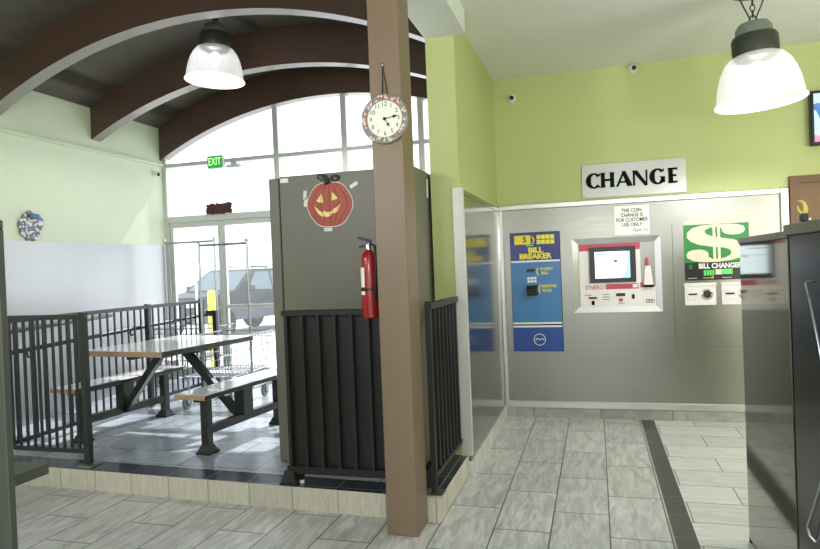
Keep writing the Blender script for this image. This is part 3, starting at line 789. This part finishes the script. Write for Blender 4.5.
for p in ((FX(430), FZ(205), .5), (FX(105), FZ(290), 1.4), (FX(102), FZ(245), 1.45), (FX(250), FZ(468), 0)):
    b = MB(); c, s = math.cos(p[2]), math.sin(p[2])
    b.prism([(p[0] + u * c - v * s, p[1] + u * s + v * c) for u, v in ((-.03, -.012), (.03, -.012), (.03, .012), (-.03, .012))], fxz(3.9895), 0, .0012)
    b.build('tape', 'tape', root)

# ------------------------------------------------------------------ railings
def railing(name, label, p0, p1, ztop, zbot, zfoot, npick, posts, m='rail_dark', base_ends=(), mid=None, ptop=None, pw=.06, pick=.018, plate_mat='aluminium', flare=False):
    """p0, p1: plan ends. posts: fractions along it"""
    p0 = Vector((*p0, 0)); p1 = Vector((*p1, 0)); d = p1 - p0
    loc = (p0 + p1) / 2; loc.z = zfoot
    root = thing(name, label, 'railing', loc, None)
    at = lambda t, z: p0 + d * t + Vector((0, 0, z))
    b = MB(); e = .012 / d.length; b.bar(at(e, ztop - .0175), at(1 - e, ztop - .0175), .04, .035); b.build('top_rail', m, root)
    b = MB(); b.bar(at(e, zbot), at(1 - e, zbot), .03, .03); b.build('bottom_rail', m, root)
    L_ = d.length
    for k in range(npick):
        t = (k + .5) / npick
        if any(abs(t - q) * L_ < .04 for q in posts): continue
        b = MB(); b.bar(at(t, zbot + .012), at(t, ztop - .033), pick, pick, up=(0, 1, 0)); b.build('picket', m, root)
    for q in posts:
        tt = min(max(q, pw / 2 / L_), 1 - pw / 2 / L_)
        b = MB(); c = at(tt, 0); b.box(c.x - pw / 2, c.x + pw / 2, c.y - pw / 2, c.y + pw / 2, zfoot + .004, ztop + .012, bev=.003); po = b.build('post', m, root)
        b = MB()
        if flare:
            b.hexa([(c.x + u * .075, c.y + v * .075, zfoot) for u, v in ((-1, -1), (1, -1), (1, 1), (-1, 1))], [(c.x + u * .075, c.y + v * .075, zfoot + .02) for u, v in ((-1, -1), (1, -1), (1, 1), (-1, 1))])
            b.hexa([(c.x + u * .062, c.y + v * .062, zfoot + .02) for u, v in ((-1, -1), (1, -1), (1, 1), (-1, 1))], [(c.x + u * .036, c.y + v * .036, zfoot + .085) for u, v in ((-1, -1), (1, -1), (1, 1), (-1, 1))])
        else: b.box(c.x - .055, c.x + .055, c.y - .055, c.y + .055, zfoot, zfoot + .012)
        b.build('base_plate', plate_mat if not flare else m, po)
    return root
railing('guard_railing', 'dark picket railing at the front left edge of the platform', (-4.33, 3.70), (-3.475, 3.70), 1.213, .24, ZP, 13, (1.0,), pw=.046, pick=.015)
fence = railing('guard_railing', 'long dark picket railing along the ramp by the steel clad wall', (-4.375, 3.70), (-4.375, 6.42), 1.175, .215, ZP, 30, (0.0, .655, 1.0), m='rail_blue', pick=.014, pw=.05)
b = MB()
b.tube([(-4.45, 3.9, .90), (-4.45, 6.46, .985), (-4.45, 6.55, .99), (-4.40, 6.60, .99), (-4.34, 6.60, .985)], .019, 10)
for yy in (4.1, 5.3, 6.2): b.tube([(-4.385, yy, .86 + (yy - 3.9) * .033), (-4.43, yy, .84 + (yy - 3.9) * .033), (-4.45, yy, .895 + (yy - 3.9) * .033)], .009, 6)
b.build('handrail', 'rail_blue', fence)
# short return post by the door
root = thing('rail_stub', 'short dark post with rail ends closing the far end of the ramp railing', 'railing', (-4.22, 6.45, ZP))
b = MB(); b.box(-4.255, -4.205, 6.425, 6.475, ZP, 1.05, bev=.003); b.build('post', 'rail_blue', root)
for zz in (1.03, .3):
    b = MB(); b.bar((-4.343, 6.45, zz), (-4.255, 6.45, zz), .03, .03); b.build('rail', 'rail_blue', root)
# handrail on the wall
root = thing('wall_handrail', 'dark tube handrail on brackets along the steel clad wall', 'handrail', (-5.27, 5, 1.0))
b = MB(); b.tube([(-5.27, 3.7, .96), (-5.27, 5.98, 1.04), (-5.30, 6.03, 1.04), (-5.344, 6.04, 1.04)], .018, 10); b.build('tube', 'rail_blue', root)
for yy in (4.6, 5.62):
    zz = .96 + (yy - 3.7) * .035
    b = MB(); b.tube([(-5.344, yy, zz - .07), (-5.29, yy, zz - .07), (-5.27, yy, zz - .015)], .008, 6); b.lathe([(0, .006), (.03, .006), (.03, 0)], Matrix.Translation((-5.344, yy, zz - .07)) @ Matrix.Rotation(PI / 2, 4, 'Y'), 14); b.build('bracket', 'rail_blue', root)

# solid backed railing in front of the enclosure
root = thing('backed_railing', 'dark railing with solid backing in front of the tall enclosure', 'railing', (-1.55, 3.60, ZP))
x0, x1, yb0 = -1.885, -1.155, 3.60
b = MB(); b.box(x0, x1, yb0 - .02, yb0 + .02, 1.18, 1.215, bev=.003); b.build('top_rail', 'box_dark', root)
b = MB(); b.box(x0, x1, yb0 - .02, yb0 + .02, .205, .25, bev=.003); b.build('bottom_rail', 'box_dark', root)
b = MB(); b.box(x0 + .01, x1, yb0 + .018, yb0 + .024, .235, 1.20); b.build('backing_sheet', 'box_dark', root)
for k in range(7):
    x = x0 + .03 + k * .108
    b = MB(); b.box(x - .011, x + .011, yb0 - .022, yb0 + .018, .24, 1.19, bev=.002); b.build('picket', 'box_dark', root)
b = MB(); b.box(x0 - .008, x0 + .046, yb0 - .028, yb0 + .026, ZP, .215, bev=.003); po = b.build('post', 'box_dark', root)
b = MB(); c = Vector((x0 + .02, yb0, 0))
for (ra, za), (rb, zb_) in (((.056, ZP), (.056, ZP + .018)), ((.048, ZP + .018), (.03, ZP + .085))):
    b.hexa([(c.x + u * ra, c.y + v * ra, za) for u, v in ((-1, -1), (1, -1), (1, 1), (-1, 1))], [(c.x + u * rb, c.y + v * rb, zb_) for u, v in ((-1, -1), (1, -1), (1, 1), (-1, 1))])
b.build('base_cover', 'box_dark', po)
b = MB(); b.lathe([(.02, .21), (.02, .19), (.012, ZP + .02)], Matrix.Translation((-1.80, yb0 + .01, 0)), 12); fo = b.build('levelling_foot', 'black', root)
b = MB(); b.lathe([(0, ZP), (.014, ZP), (.014, ZP + .02), (0, ZP + .02)], Matrix.Translation((-1.80, yb0 + .01, 0)), 12); b.build('foot_tip', 'white', fo)

rr = railing('guard_railing', 'narrow dark picket railing between the brown pillar and the steel dividing wall', (-.935, 3.54), (-.935, 4.315), 1.24, .245, ZP, 8, (0.0,), m='box_dark', pw=.03, pick=.022)

# ------------------------------------------------------------------ picnic table with attached benches
TC = Vector((-3.42, 4.62, 0)); TR = math.radians(-6)
root = thing('picnic_table', 'grey topped picnic table with two attached benches on the tiled platform', 'table', (TC.x, TC.y, ZP))
root.rotation_euler = (0, 0, TR)
def tb(mb, name, mats, parent=root, **k):      # local coordinates: x across, y along, z from the platform
    return mb.build(name, mats, parent, origin=world_loc(parent), **k)
class LMB(MB):
    def off(s):
        bmesh.ops.translate(s.bm, verts=s.bm.verts[:], vec=Vector((TC.x, TC.y, ZP))); return s
def slab(x0, x1, y0, y1, z0, z1):
    b = LMB(); b.box(x0, x1, y0, y1, z0, z1, 1, bev=.004)
    b.bm.normal_update()
    for f in b.bm.faces:
        if f.normal.z > .9: f.material_index = 0
        elif abs(f.normal.x) > .5: f.material_index = 2
    return b.off()
tb(slab(-.42, .40, -.58, .53, .718, .76), 'tabletop', ['tabletop', 'table_edge', 'rail_dark'])
b = LMB(); b.bar((0, -.5, .70), (0, .5, .70), .06, .03); b.bar((-.3, -.07, .70), (.3, -.07, .70), .05, .03); b.bar((-.3, .07, .70), (.3, .07, .70), .05, .03); tb(b.off(), 'support_frame', 'rail_dark')
for s in (-1, 1):
    bx = .67 if s > 0 else -.59
    tb(slab(bx - .14, bx + .14, -.62, .68 if s > 0 else .58, .425, .46), 'bench_seat', ['tabletop', 'table_edge', 'rail_dark'])
    b = LMB(); b.bar((bx, -.45, .17), (bx, .47, .17), .05, .06); b.bar((bx, -.55, .41), (bx, .55, .41), .06, .03); b.box(bx - .045, bx + .045, -.06, .06, .19, .41)
    tb(b.off(), 'bench_frame', 'rail_dark')
    for ly in (-.45, .47):
        b = LMB(); b.box(bx - .031, bx + .031, ly - .031, ly + .031, .02, .41, bev=.003); lg = tb(b.off(), 'leg', 'rail_dark')
        b = LMB(); c = (bx, ly)
        for (ra, za), (rb, zb_) in (((.06, 0), (.06, .018)), ((.053, .018), (.034, .06))):
            b.hexa([(c[0] + u * ra, c[1] + v * ra, za) for u, v in ((-1, -1), (1, -1), (1, 1), (-1, 1))], [(c[0] + u * rb, c[1] + v * rb, zb_) for u, v in ((-1, -1), (1, -1), (1, 1), (-1, 1))])
        b.off(); b.build('foot_cover', 'rail_dark', lg, origin=world_loc(root))
    b = LMB(); b.bar((s * .10, -.02, .71), (bx - s * .02, -.02, .17), .05, .06); tb(b.off(), 'diagonal_strut', 'rail_dark')

# ------------------------------------------------------------------ laundry carts
def cart(label, cx, cy, w, l, zp, zrack, handle=False):
    root = thing('laundry_cart', label, 'cart', (cx, cy, zp), 'chrome laundry carts')
    x0, x1, y0, y1 = cx - w / 2, cx + w / 2, cy - l / 2, cy + l / 2
    zb, zt = zp + .32, zp + .70
    R = lambda z, k: [(x0 - k, y0 - k, z), (x1 + k, y0 - k, z), (x1 + k, y1 + k, z), (x0 - k, y1 + k, z)]
    b = MB()
    b.tube(R(zt, .03), .008, 6, 0, closed=True); b.tube(R(zb, -.02), .006, 6, 0, closed=True)
    n = 16
    for z_, k in ((zb + .08, -.01), (zb + .17, .0), (zb + .25, .01), (zb + .32, .02)): b.tube(R(z_, k), .0035, 5, 0, closed=True)
    for i in range(n + 1):
        t = i / n
        xx = x0 + (x1 - x0) * t; yy = y0 + (y1 - y0) * t
        b.tube([(xx, y0 - .03, zt), (xx, y0 + .02, zb), (xx, y1 - .02, zb), (xx, y1 + .03, zt)], .0028, 4)
        b.tube([(x0 - .03, yy, zt), (x0 + .02, yy, zb), (x1 - .02, yy, zb), (x1 + .03, yy, zt)], .0028, 4)
    b.build('wire_basket', 'cart_chrome', root)
    b = MB(); b.tube([(x0 + .02, y0 + .02, zp + .14), (x1 - .02, y0 + .02, zp + .14), (x1 - .05, y1 - .02, zp + .14), (x0 + .05, y1 - .02, zp + .14)], .012, 8, 0, closed=True)
    for xx, yy in ((x0 + .04, y0 + .05), (x1 - .04, y0 + .05), (x0 + .06, y1 - .05), (x1 - .06, y1 - .05)): b.tube([(xx, yy, zp + .14), (xx, yy, zb)], .010, 8)
    b.build('base_frame', 'cart_chrome', root)
    for xx, yy in ((x0 + .03, y0 + .03), (x1 - .03, y0 + .03), (x0 + .06, y1 - .03), (x1 - .06, y1 - .03)):
        b = MB(); b.lathe([(.03, -.015), (.058, -.015), (.063, -.01), (.063, .01), (.058, .015), (.03, .015), (.03, -.015)], Matrix.Translation((xx, yy, zp + .063)) @ Matrix.Rotation(PI / 2, 4, 'Y'), 20)
        b.lathe([(0, -.012), (.032, -.012), (.032, .012), (0, .012)], Matrix.Translation((xx, yy, zp + .063)) @ Matrix.Rotation(PI / 2, 4, 'Y'), 16, 1)
        wl = b.build('wheel', ['wheel_grey', 'rubber'], root)
        b = MB()
        for k in (-1, 1): b.box(xx + k * .022 - .003, xx + k * .022 + .003, yy - .015, yy + .015, zp + .055, zp + .14)
        b.box(xx - .025, xx + .025, yy - .02, yy + .02, zp + .132, zp + .142); b.build('fork', 'cart_chrome', wl)
    for xx in (x0, x1):
        b = MB(); b.tube([(xx, cy, zp + .15), (xx, cy, zrack + .03)], .0125, 8); b.ball((xx, cy, zrack + .03), .018, 0, 8); b.build('rack_pole', 'cart_chrome', root)
    b = MB(); b.tube([(x0, cy, zrack), (x1, cy, zrack)], .0125, 8); b.build('hanging_bar', 'cart_chrome', root)
    if handle:
        b = MB(); b.tube([(x1 + .03, y0 - .02, zt + .01), (x1 + .02, y0 - .06, zt + .03), (x0 + .3, y0 - .06, zt + .03)], .016, 8); b.build('handle', 'rail_dark', root)
    return root
cart('chrome wire laundry cart with hanging bar behind the picnic table', -3.67, 5.78, .56, .76, ZP, 1.765, True)
cart('chrome wire laundry cart with hanging bar in the corner by the pale wall', -4.74, 6.74, .70, .56, ZP, 1.865)

# ------------------------------------------------------------------ entrance items
root = thing('exit_sign', 'green lit EXIT sign on the bar above the entrance doors', 'exit sign', (-4.53, YW - .11, 2.79))
b = MB(); b.box(-4.640, -4.420, YW - .16, YW - .092, 2.790, 2.948, bev=.006); b.build('housing', 'sign_silver', root)
b = MB(); b.box(-4.632, -4.428, YW - .163, YW - .159, 2.798, 2.940, 0); b.text('EXIT', .135, face(YW - .1632)(-4.530, 2.869), 1, bold=.001, xs=.66); b.build('face', ['exit_face', 'exit_letters'], root, smooth=0)
root = thing('motion_sensor', 'grey oval sensor housing mounted under the bar beside the EXIT sign', 'sensor', (-4.33, YW - .1, 2.79))
b = MB(); b.ball((-4.285, YW - .13, 2.80), .12, 0, 14, (1, .35, .22)); b.build('housing', 'frame_alu', root)
b = MB(); b.box(-4.33, -4.25, YW - .12, YW - .088, 2.81, 2.87); b.build('bracket', 'frame_alu', root)

# brown leaf cluster standing on the door head
root = thing('leaf_garland', 'small cluster of brown autumn leaves on the bar over the doors', 'decoration', (-4.58, YW - .09, 2.226))
b = MB()
for k in range(190):
    c = Vector((random.uniform(-4.69, -4.36), YW - .1 + random.uniform(-.03, .012), 2.226 + random.uniform(.01, .115)))
    r = random.uniform(.022, .038); a0 = random.uniform(0, PI); tl = random.uniform(-.5, .5)
    pts = []
    for q in range(8):
        rr_ = r if q % 2 == 0 else r * .55
        a = a0 + q * PI / 4
        pts.append(c + Vector((rr_ * math.cos(a), rr_ * math.sin(a) * math.sin(tl), rr_ * math.sin(a) * math.cos(tl))))
    b.hexa(pts, [p + Vector((0, -.002, 0)) for p in pts])
b.build('leaves', 'brown_leaf', root)
b = MB(); b.tube([(-4.69, YW - .1, 2.232), (-4.5, YW - .1, 2.24), (-4.36, YW - .1, 2.232)], .006, 6); b.build('twig', 'brown_leaf', root)

# bird plaque on the pale wall
root = thing('bird_plaque', 'white and grey round plaque with a blue bird on the pale wall above the steel', 'decoration', (XL, 5.03, 1.87))
b = MB(); fy = lambda u, v, d: (XL + .004 + d, u, v)
out = []
for k in range(60):
    a = 2 * PI * k / 60; r = 1 + .07 * math.sin(9 * a) + .06 * math.sin(4 * a + 1)
    out.append((5.03 + .128 * r * math.cos(a), 2.005 + .140 * r * math.sin(a)))
b.prism(out, fy, 0, .014, 1)
for k in range(150):
    a = random.uniform(0, 2 * PI); r = .125 * math.sqrt(random.random())
    u, v = 5.03 + r * math.cos(a), 2.005 + r * 1.08 * math.sin(a)
    q = 0 if random.random() < (.75 if v > 1.97 else .5) else (1 if random.random() < .7 else 2)
    b.ball((XL + .018, u, v), random.uniform(.008, .02), q, 6, (.5, random.uniform(.6, 1.6), random.uniform(.5, 1)))
b.build('plaque', ['plaque_white', 'plaque_grey', 'bird_blue'], root)
b = MB()      # small bird: body, head, wing and tail
b.ball((XL + .045, 5.075, 2.105), .034, 0, 10, (.6, 1.5, .8)); b.ball((XL + .048, 5.02, 2.125), .02, 0, 10, (.8, 1, 1))
b.hexa([(XL + .04, 5.10, 2.115), (XL + .04, 5.165, 2.075), (XL + .04, 5.16, 2.06), (XL + .04, 5.09, 2.085)], [(XL + .05, 5.10, 2.115), (XL + .045, 5.165, 2.075), (XL + .045, 5.16, 2.06), (XL + .05, 5.09, 2.085)])
b.hexa([(XL + .06, 5.05, 2.12), (XL + .06, 5.12, 2.09), (XL + .06, 5.09, 2.085)], [(XL + .068, 5.05, 2.12), (XL + .066, 5.12, 2.09), (XL + .066, 5.09, 2.085)])
b.build('bird', 'bird_blue', root)

# ------------------------------------------------------------------ outside
root = thing('bollard', 'yellow bollard outside the entrance doors', 'bollard', (-5.62, 8.5, -.01))
b = MB(); b.lathe([(0, -.01), (.062, -.01), (.062, 1.19), (.05, 1.22), (0, 1.228)], Matrix.Translation((-5.62, 8.5, 0)), 24); b.build('post', 'yellow', root)
root = thing('sign_pole', 'thin metal pole standing outside left of the bollard', 'pole', (-6.23, 9.0, -.01))
b = MB(); b.lathe([(0, -.01), (.018, -.01), (.018, 2.13), (0, 2.135)], Matrix.Translation((-6.23, 9.0, 0)), 12); b.build('tube', 'frame_alu', root)
b = MB(); b.lathe([(0, -.01), (.06, -.01), (.06, .01), (0, .01)], Matrix.Translation((-6.23, 9.0, 0)), 16); b.build('foot', 'frame_alu', root)

# parked utility vehicle
root = thing('parked_car', 'dark green and grey parked utility vehicle outside the glass doors', 'car', (-8.0, 14.6, 0))
car_objs = []
prof_low = [(-2.25, .42), (2.2, .42), (2.25, .75), (2.2, .92), (-2.2, .92), (-2.28, .70)]
fcar = lambda s: (lambda u, v, d: (u, d, v))
b = MB()
# x forward(-) ; body sides at y = +-0.88
b.prism([(-2.25, .40), (2.25, .40), (2.28, .72), (2.24, .74), (-2.26, .74)], lambda u, v, d: (u, d, v), -.89, .89, 1)
b.prism([(-2.24, .74), (2.24, .74), (2.22, 1.02), (-.95, 1.06), (-2.15, .98)], lambda u, v, d: (u, d, v), -.87, .87, 0)
def cab(u, v, d):
    k = 1 - (v - 1.04) / .55 * .17
    return (u, d * k, v)
b.prism([(-1.0, 1.04), (2.15, 1.02), (1.95, 1.54), (1.85, 1.58), (-.15, 1.58), (-.3, 1.55)], cab, -.86, .86, 0)
body = b.build('body', ['car_dark', 'car_grey'], root, origin=(0, 0, 0)); car_objs.append(body)
b = MB()
for s in (-1, 1):
    yy = lambda z: s * (.862 - (z - 1.04) / .55 * .146 + .004)
    for pl in ([(-.62, 1.08), (.25, 1.07), (.25, 1.5), (-.22, 1.5)], [(.32, 1.07), (1.1, 1.06), (1.05, 1.5), (.32, 1.5)], [(1.2, 1.06), (1.95, 1.06), (1.82, 1.48), (1.15, 1.5)]):
        b.hexa([(u, yy(v), v) for u, v in pl], [(u, yy(v) + s * .004, v) for u, v in pl])
ws = [(-.94, -.74, 1.08), (-.94, .74, 1.08), (-.36, .64, 1.52), (-.36, -.64, 1.52)]
b.hexa(ws, [(x - .012, y, z + .006) for x, y, z in ws])
car_objs.append(b.build('windows', 'car_glass', root, origin=(0, 0, 0)))
for wx in (-1.45, 1.4):
    for s in (-1, 1):
        b = MB(); b.lathe([(0, -.1), (.2, -.1), (.33, -.11), (.36, -.08), (.36, .08), (.33, .11), (.2, .1), (0, .1)], Matrix.Translation((wx, s * .82, .35)) @ Matrix.Rotation(PI / 2, 4, 'X'), 28)
        b.lathe([(0, .112), (.19, .112), (.2, .1)], Matrix.Translation((wx, s * .82, .35)) @ Matrix.Rotation(PI / 2 * s, 4, 'X'), 20, 1)
        car_objs.append(b.build('wheel', ['tyre', 'car_grey'], root, origin=(0, 0, 0)))
for s in (-1, 1):
    b = MB(); b.box(-.72, -.6, s * 1.0 - .09, s * 1.0 + .09, 1.06, 1.2, bev=.02); b.bar((-.66, s * .84, 1.08), (-.66, s * .95, 1.1), .03, .03); car_objs.append(b.build('side_mirror', 'car_dark', root, origin=(0, 0, 0)))
    b = MB(); b.box(-2.29, -2.2, s * .66 - .12, s * .66 + .12, .76, .9, bev=.02); car_objs.append(b.build('headlight', 'kiosk_white', root, origin=(0, 0, 0)))
b = MB(); b.box(-2.42, -2.2, -.88, .88, .42, .58, bev=.03); car_objs.append(b.build('bumper', 'car_grey', root, origin=(0, 0, 0)))
b = MB(); b.tube([(-.1, -.5, 1.64), (1.7, -.5, 1.64)], .015, 6); b.tube([(-.1, .5, 1.64), (1.7, .5, 1.64)], .015, 6)
for xx in (-.05, 1.6):
    for yy in (-.5, .5): b.tube([(xx, yy, 1.57), (xx, yy, 1.64)], .015, 6)
car_objs.append(b.build('roof_rack', 'black', root, origin=(0, 0, 0)))
for o in car_objs: o.location = (0, 0, 0)
root.location = (-8.64, 14.27, 0); root.rotation_euler = (0, 0, math.radians(78))

# ------------------------------------------------------------------ foreground: left divider with shelf
root = thing('divider_panel', 'olive grey metal divider panel with a small shelf at the left edge', 'divider', (-2.0, 1.487, 0))
b = MB(); b.box(-2.7, -1.71, 1.478, 1.494, 0.0, 1.605, bev=.003); b.build('panel', 'panel_olive', root)
b = MB(); b.box(-1.712, -1.69, 1.474, 1.5, 0, 1.612, bev=.003); b.build('corner_post', 'panel_olive', root)
b = MB(); b.box(-2.7, -1.693, 1.47, 1.503, 1.612, 1.64, bev=.004); b.build('top_cap', 'panel_olive', root)
b = MB(); b.box(-2.5, -1.77, 1.501, 1.70, .812, .846, bev=.003); b.build('shelf', 'panel_olive', root)

# ------------------------------------------------------------------ foreground: right steel cabinets
XC = .697
root = thing('steel_cabinet', 'brushed steel cabinet end facing the change machines, reflecting the wall', 'cabinet', (1.1, 3.15, 0))
b = MB(); b.box(XC, 1.6, 2.724, 3.56, .02, 1.505, bev=.003); b.build('body', 'steel_mirror', root)
b = MB(); b.box(XC - .006, 1.6, 2.724, 3.565, 1.505, 1.533, bev=.003); b.build('top_lid', 'steel', root)
for yy in (2.80, 3.545):
    b = MB(); b.lathe([(0, 0), (.018, 0), (.018, .022), (0, .022)], Matrix.Translation((XC + .015, yy, 0)), 12); b.build('foot', 'black', root)
root = thing('steel_cabinet', 'dark blue-black steel cabinet with bowed chrome handle at the right edge', 'cabinet', (1.1, 2.0, 0))
b = MB(); b.box(XC + .004, 1.6, 1.2, 2.719, .02, 1.515, bev=.003); b.build('body', 'steel_dark', root)
b = MB(); b.box(XC - .014, 1.6, 1.2, 2.719, 1.515, 1.555, bev=.003); b.build('top_lid', 'steel', root)
b = MB(); b.box(XC + .05, 1.55, 1.25, 2.68, 0, .021); b.build('plinth', 'black', root)
b = MB()
hp = [(a + .025, c) for a, c in ((2.432, 1.343), (2.393, 1.288), (2.34, 1.19), (2.290, 1.095), (2.268, 1.0), (2.262, .92), (2.274, .83), (2.318, .725), (2.41, .60), (2.505, .485))]
b.tube([(XC + .004, 2.465, 1.35), (XC - .010, 2.463, 1.35)] + [(XC - .016, a, c) for a, c in hp] + [(XC - .010, 2.525, .455), (XC + .004, 2.515, .44)], .0045, 8)
b.build('handle', 'cart_chrome', root)

# yellow clip on the cabinet
root = thing('yellow_clip', 'small yellow claw clip with black base on top of the dark cabinet', 'clip', (.70, 2.50, 1.555))
b = MB(); b.box(.682, .706, 2.488, 2.512, 1.555, 1.583, bev=.004); b.build('base', 'black', root)
b = MB(); b.tube([(.697, 2.5, 1.58), (.699, 2.5, 1.60), (.695, 2.5, 1.618), (.686, 2.5, 1.627), (.676, 2.5, 1.626)], [.008, .0085, .0065, .004, .002], 8)
b.tube([(.690, 2.5, 1.582), (.681, 2.5, 1.592), (.676, 2.5, 1.604), (.677, 2.5, 1.612)], [.005, .004, .003, .0015], 8); b.build('claw', 'toy_yellow', root)
b = MB(); b.ball((.708, 2.489, 1.562), .005, 0, 8); b.build('knob', 'white', root)

# ------------------------------------------------------------------ lights
def light(kind, name, loc, energy, color=(1, 1, 1), **k):
    d = bpy.data.lights.new(name, kind); d.energy = energy; d.color = color
    for a, v in k.items(): setattr(d, a, v)
    o = bpy.data.objects.new(name, d); COL.objects.link(o); o.location = loc
    return o
sun = light('SUN', 'sun', (-4, 14, 12), 5, (1.0, .97, .93), angle=.01)
az, el = math.radians(9), math.radians(47)
dirv = -Vector((math.sin(az) * math.cos(el), math.cos(az) * math.cos(el), math.sin(el)))
sun.rotation_euler = dirv.to_track_quat('-Z', 'Y').to_euler()
LW = (1.0, .98, .985)
light('SPOT', 'pendant_and_fill_light', cR + Vector((0, 0, -.03)), 62, LW, shadow_soft_size=.12, spot_size=math.radians(168), spot_blend=.35)
light('POINT', 'pendant_bulb_light', cR + Vector((0, 0, .24)), 2.4, LW, shadow_soft_size=.06)
light('SPOT', 'pendant_and_fill_light', cL + Vector((0, 0, -.03)), 60, LW, shadow_soft_size=.12, spot_size=math.radians(168), spot_blend=.35)
light('POINT', 'pendant_bulb_light', cL + Vector((0, 0, .235)), 4.0, LW, shadow_soft_size=.06)
for p, e in (((2.3, .6, 1.5), 110), ((2.4, 4.0, 2.0), 34), ((.1, -1.2, 1.9), 90), ((-2.6, 1.2, 2.5), 60), ((-2.6, -1.2, 2.5), 60)):  # unseen bare point lights without fixtures, added to fill the room and ceiling
    light('POINT', 'pendant_and_fill_light', p, e, LW, shadow_soft_size=.2)

w = bpy.data.worlds.new('sky'); SC.world = w; w.use_nodes = True
bg = w.node_tree.nodes['Background']; bg.inputs['Color'].default_value = (.84, .92, 1.0, 1); bg.inputs['Strength'].default_value = 2.2

# ------------------------------------------------------------------ camera (solved from the room's vanishing points)
cam = bpy.data.cameras.new('camera'); co = bpy.data.objects.new('camera', cam); COL.objects.link(co)
cam.sensor_fit = 'HORIZONTAL'; cam.sensor_width = 36.0; cam.lens = 640.38 / 820 * 36.0; cam.clip_start = .05; cam.clip_end = 300
Rw = [[0.95966421, 0.039508, 0.278359], [-0.03495744, 0.99916191, -0.02129436], [-0.27896701, 0.01070472, 0.96024102]]
tow = lambda r: Vector((r[0], r[2], -r[1]))     # (right, down, forward) -> world
ax, ay, az_ = tow(Rw[0]), -tow(Rw[1]), -tow(Rw[2])
M = Matrix((ax, ay, az_)).transposed().to_4x4(); M.translation = Vector((0, 0, 1.45))
co.matrix_world = M
SC.camera = co
vs = SC.view_settings; SC.display_settings.display_device = 'sRGB'
vs.view_transform = 'Standard'; vs.look = 'None'; vs.exposure = 0.22; vs.gamma = 1.0; vs.use_curve_mapping = False
SC.cycles.max_bounces = 8; SC.cycles.transparent_max_bounces = 12
SC.cycles.use_denoising = True
SC.cycles.sample_clamp_indirect = 6.0
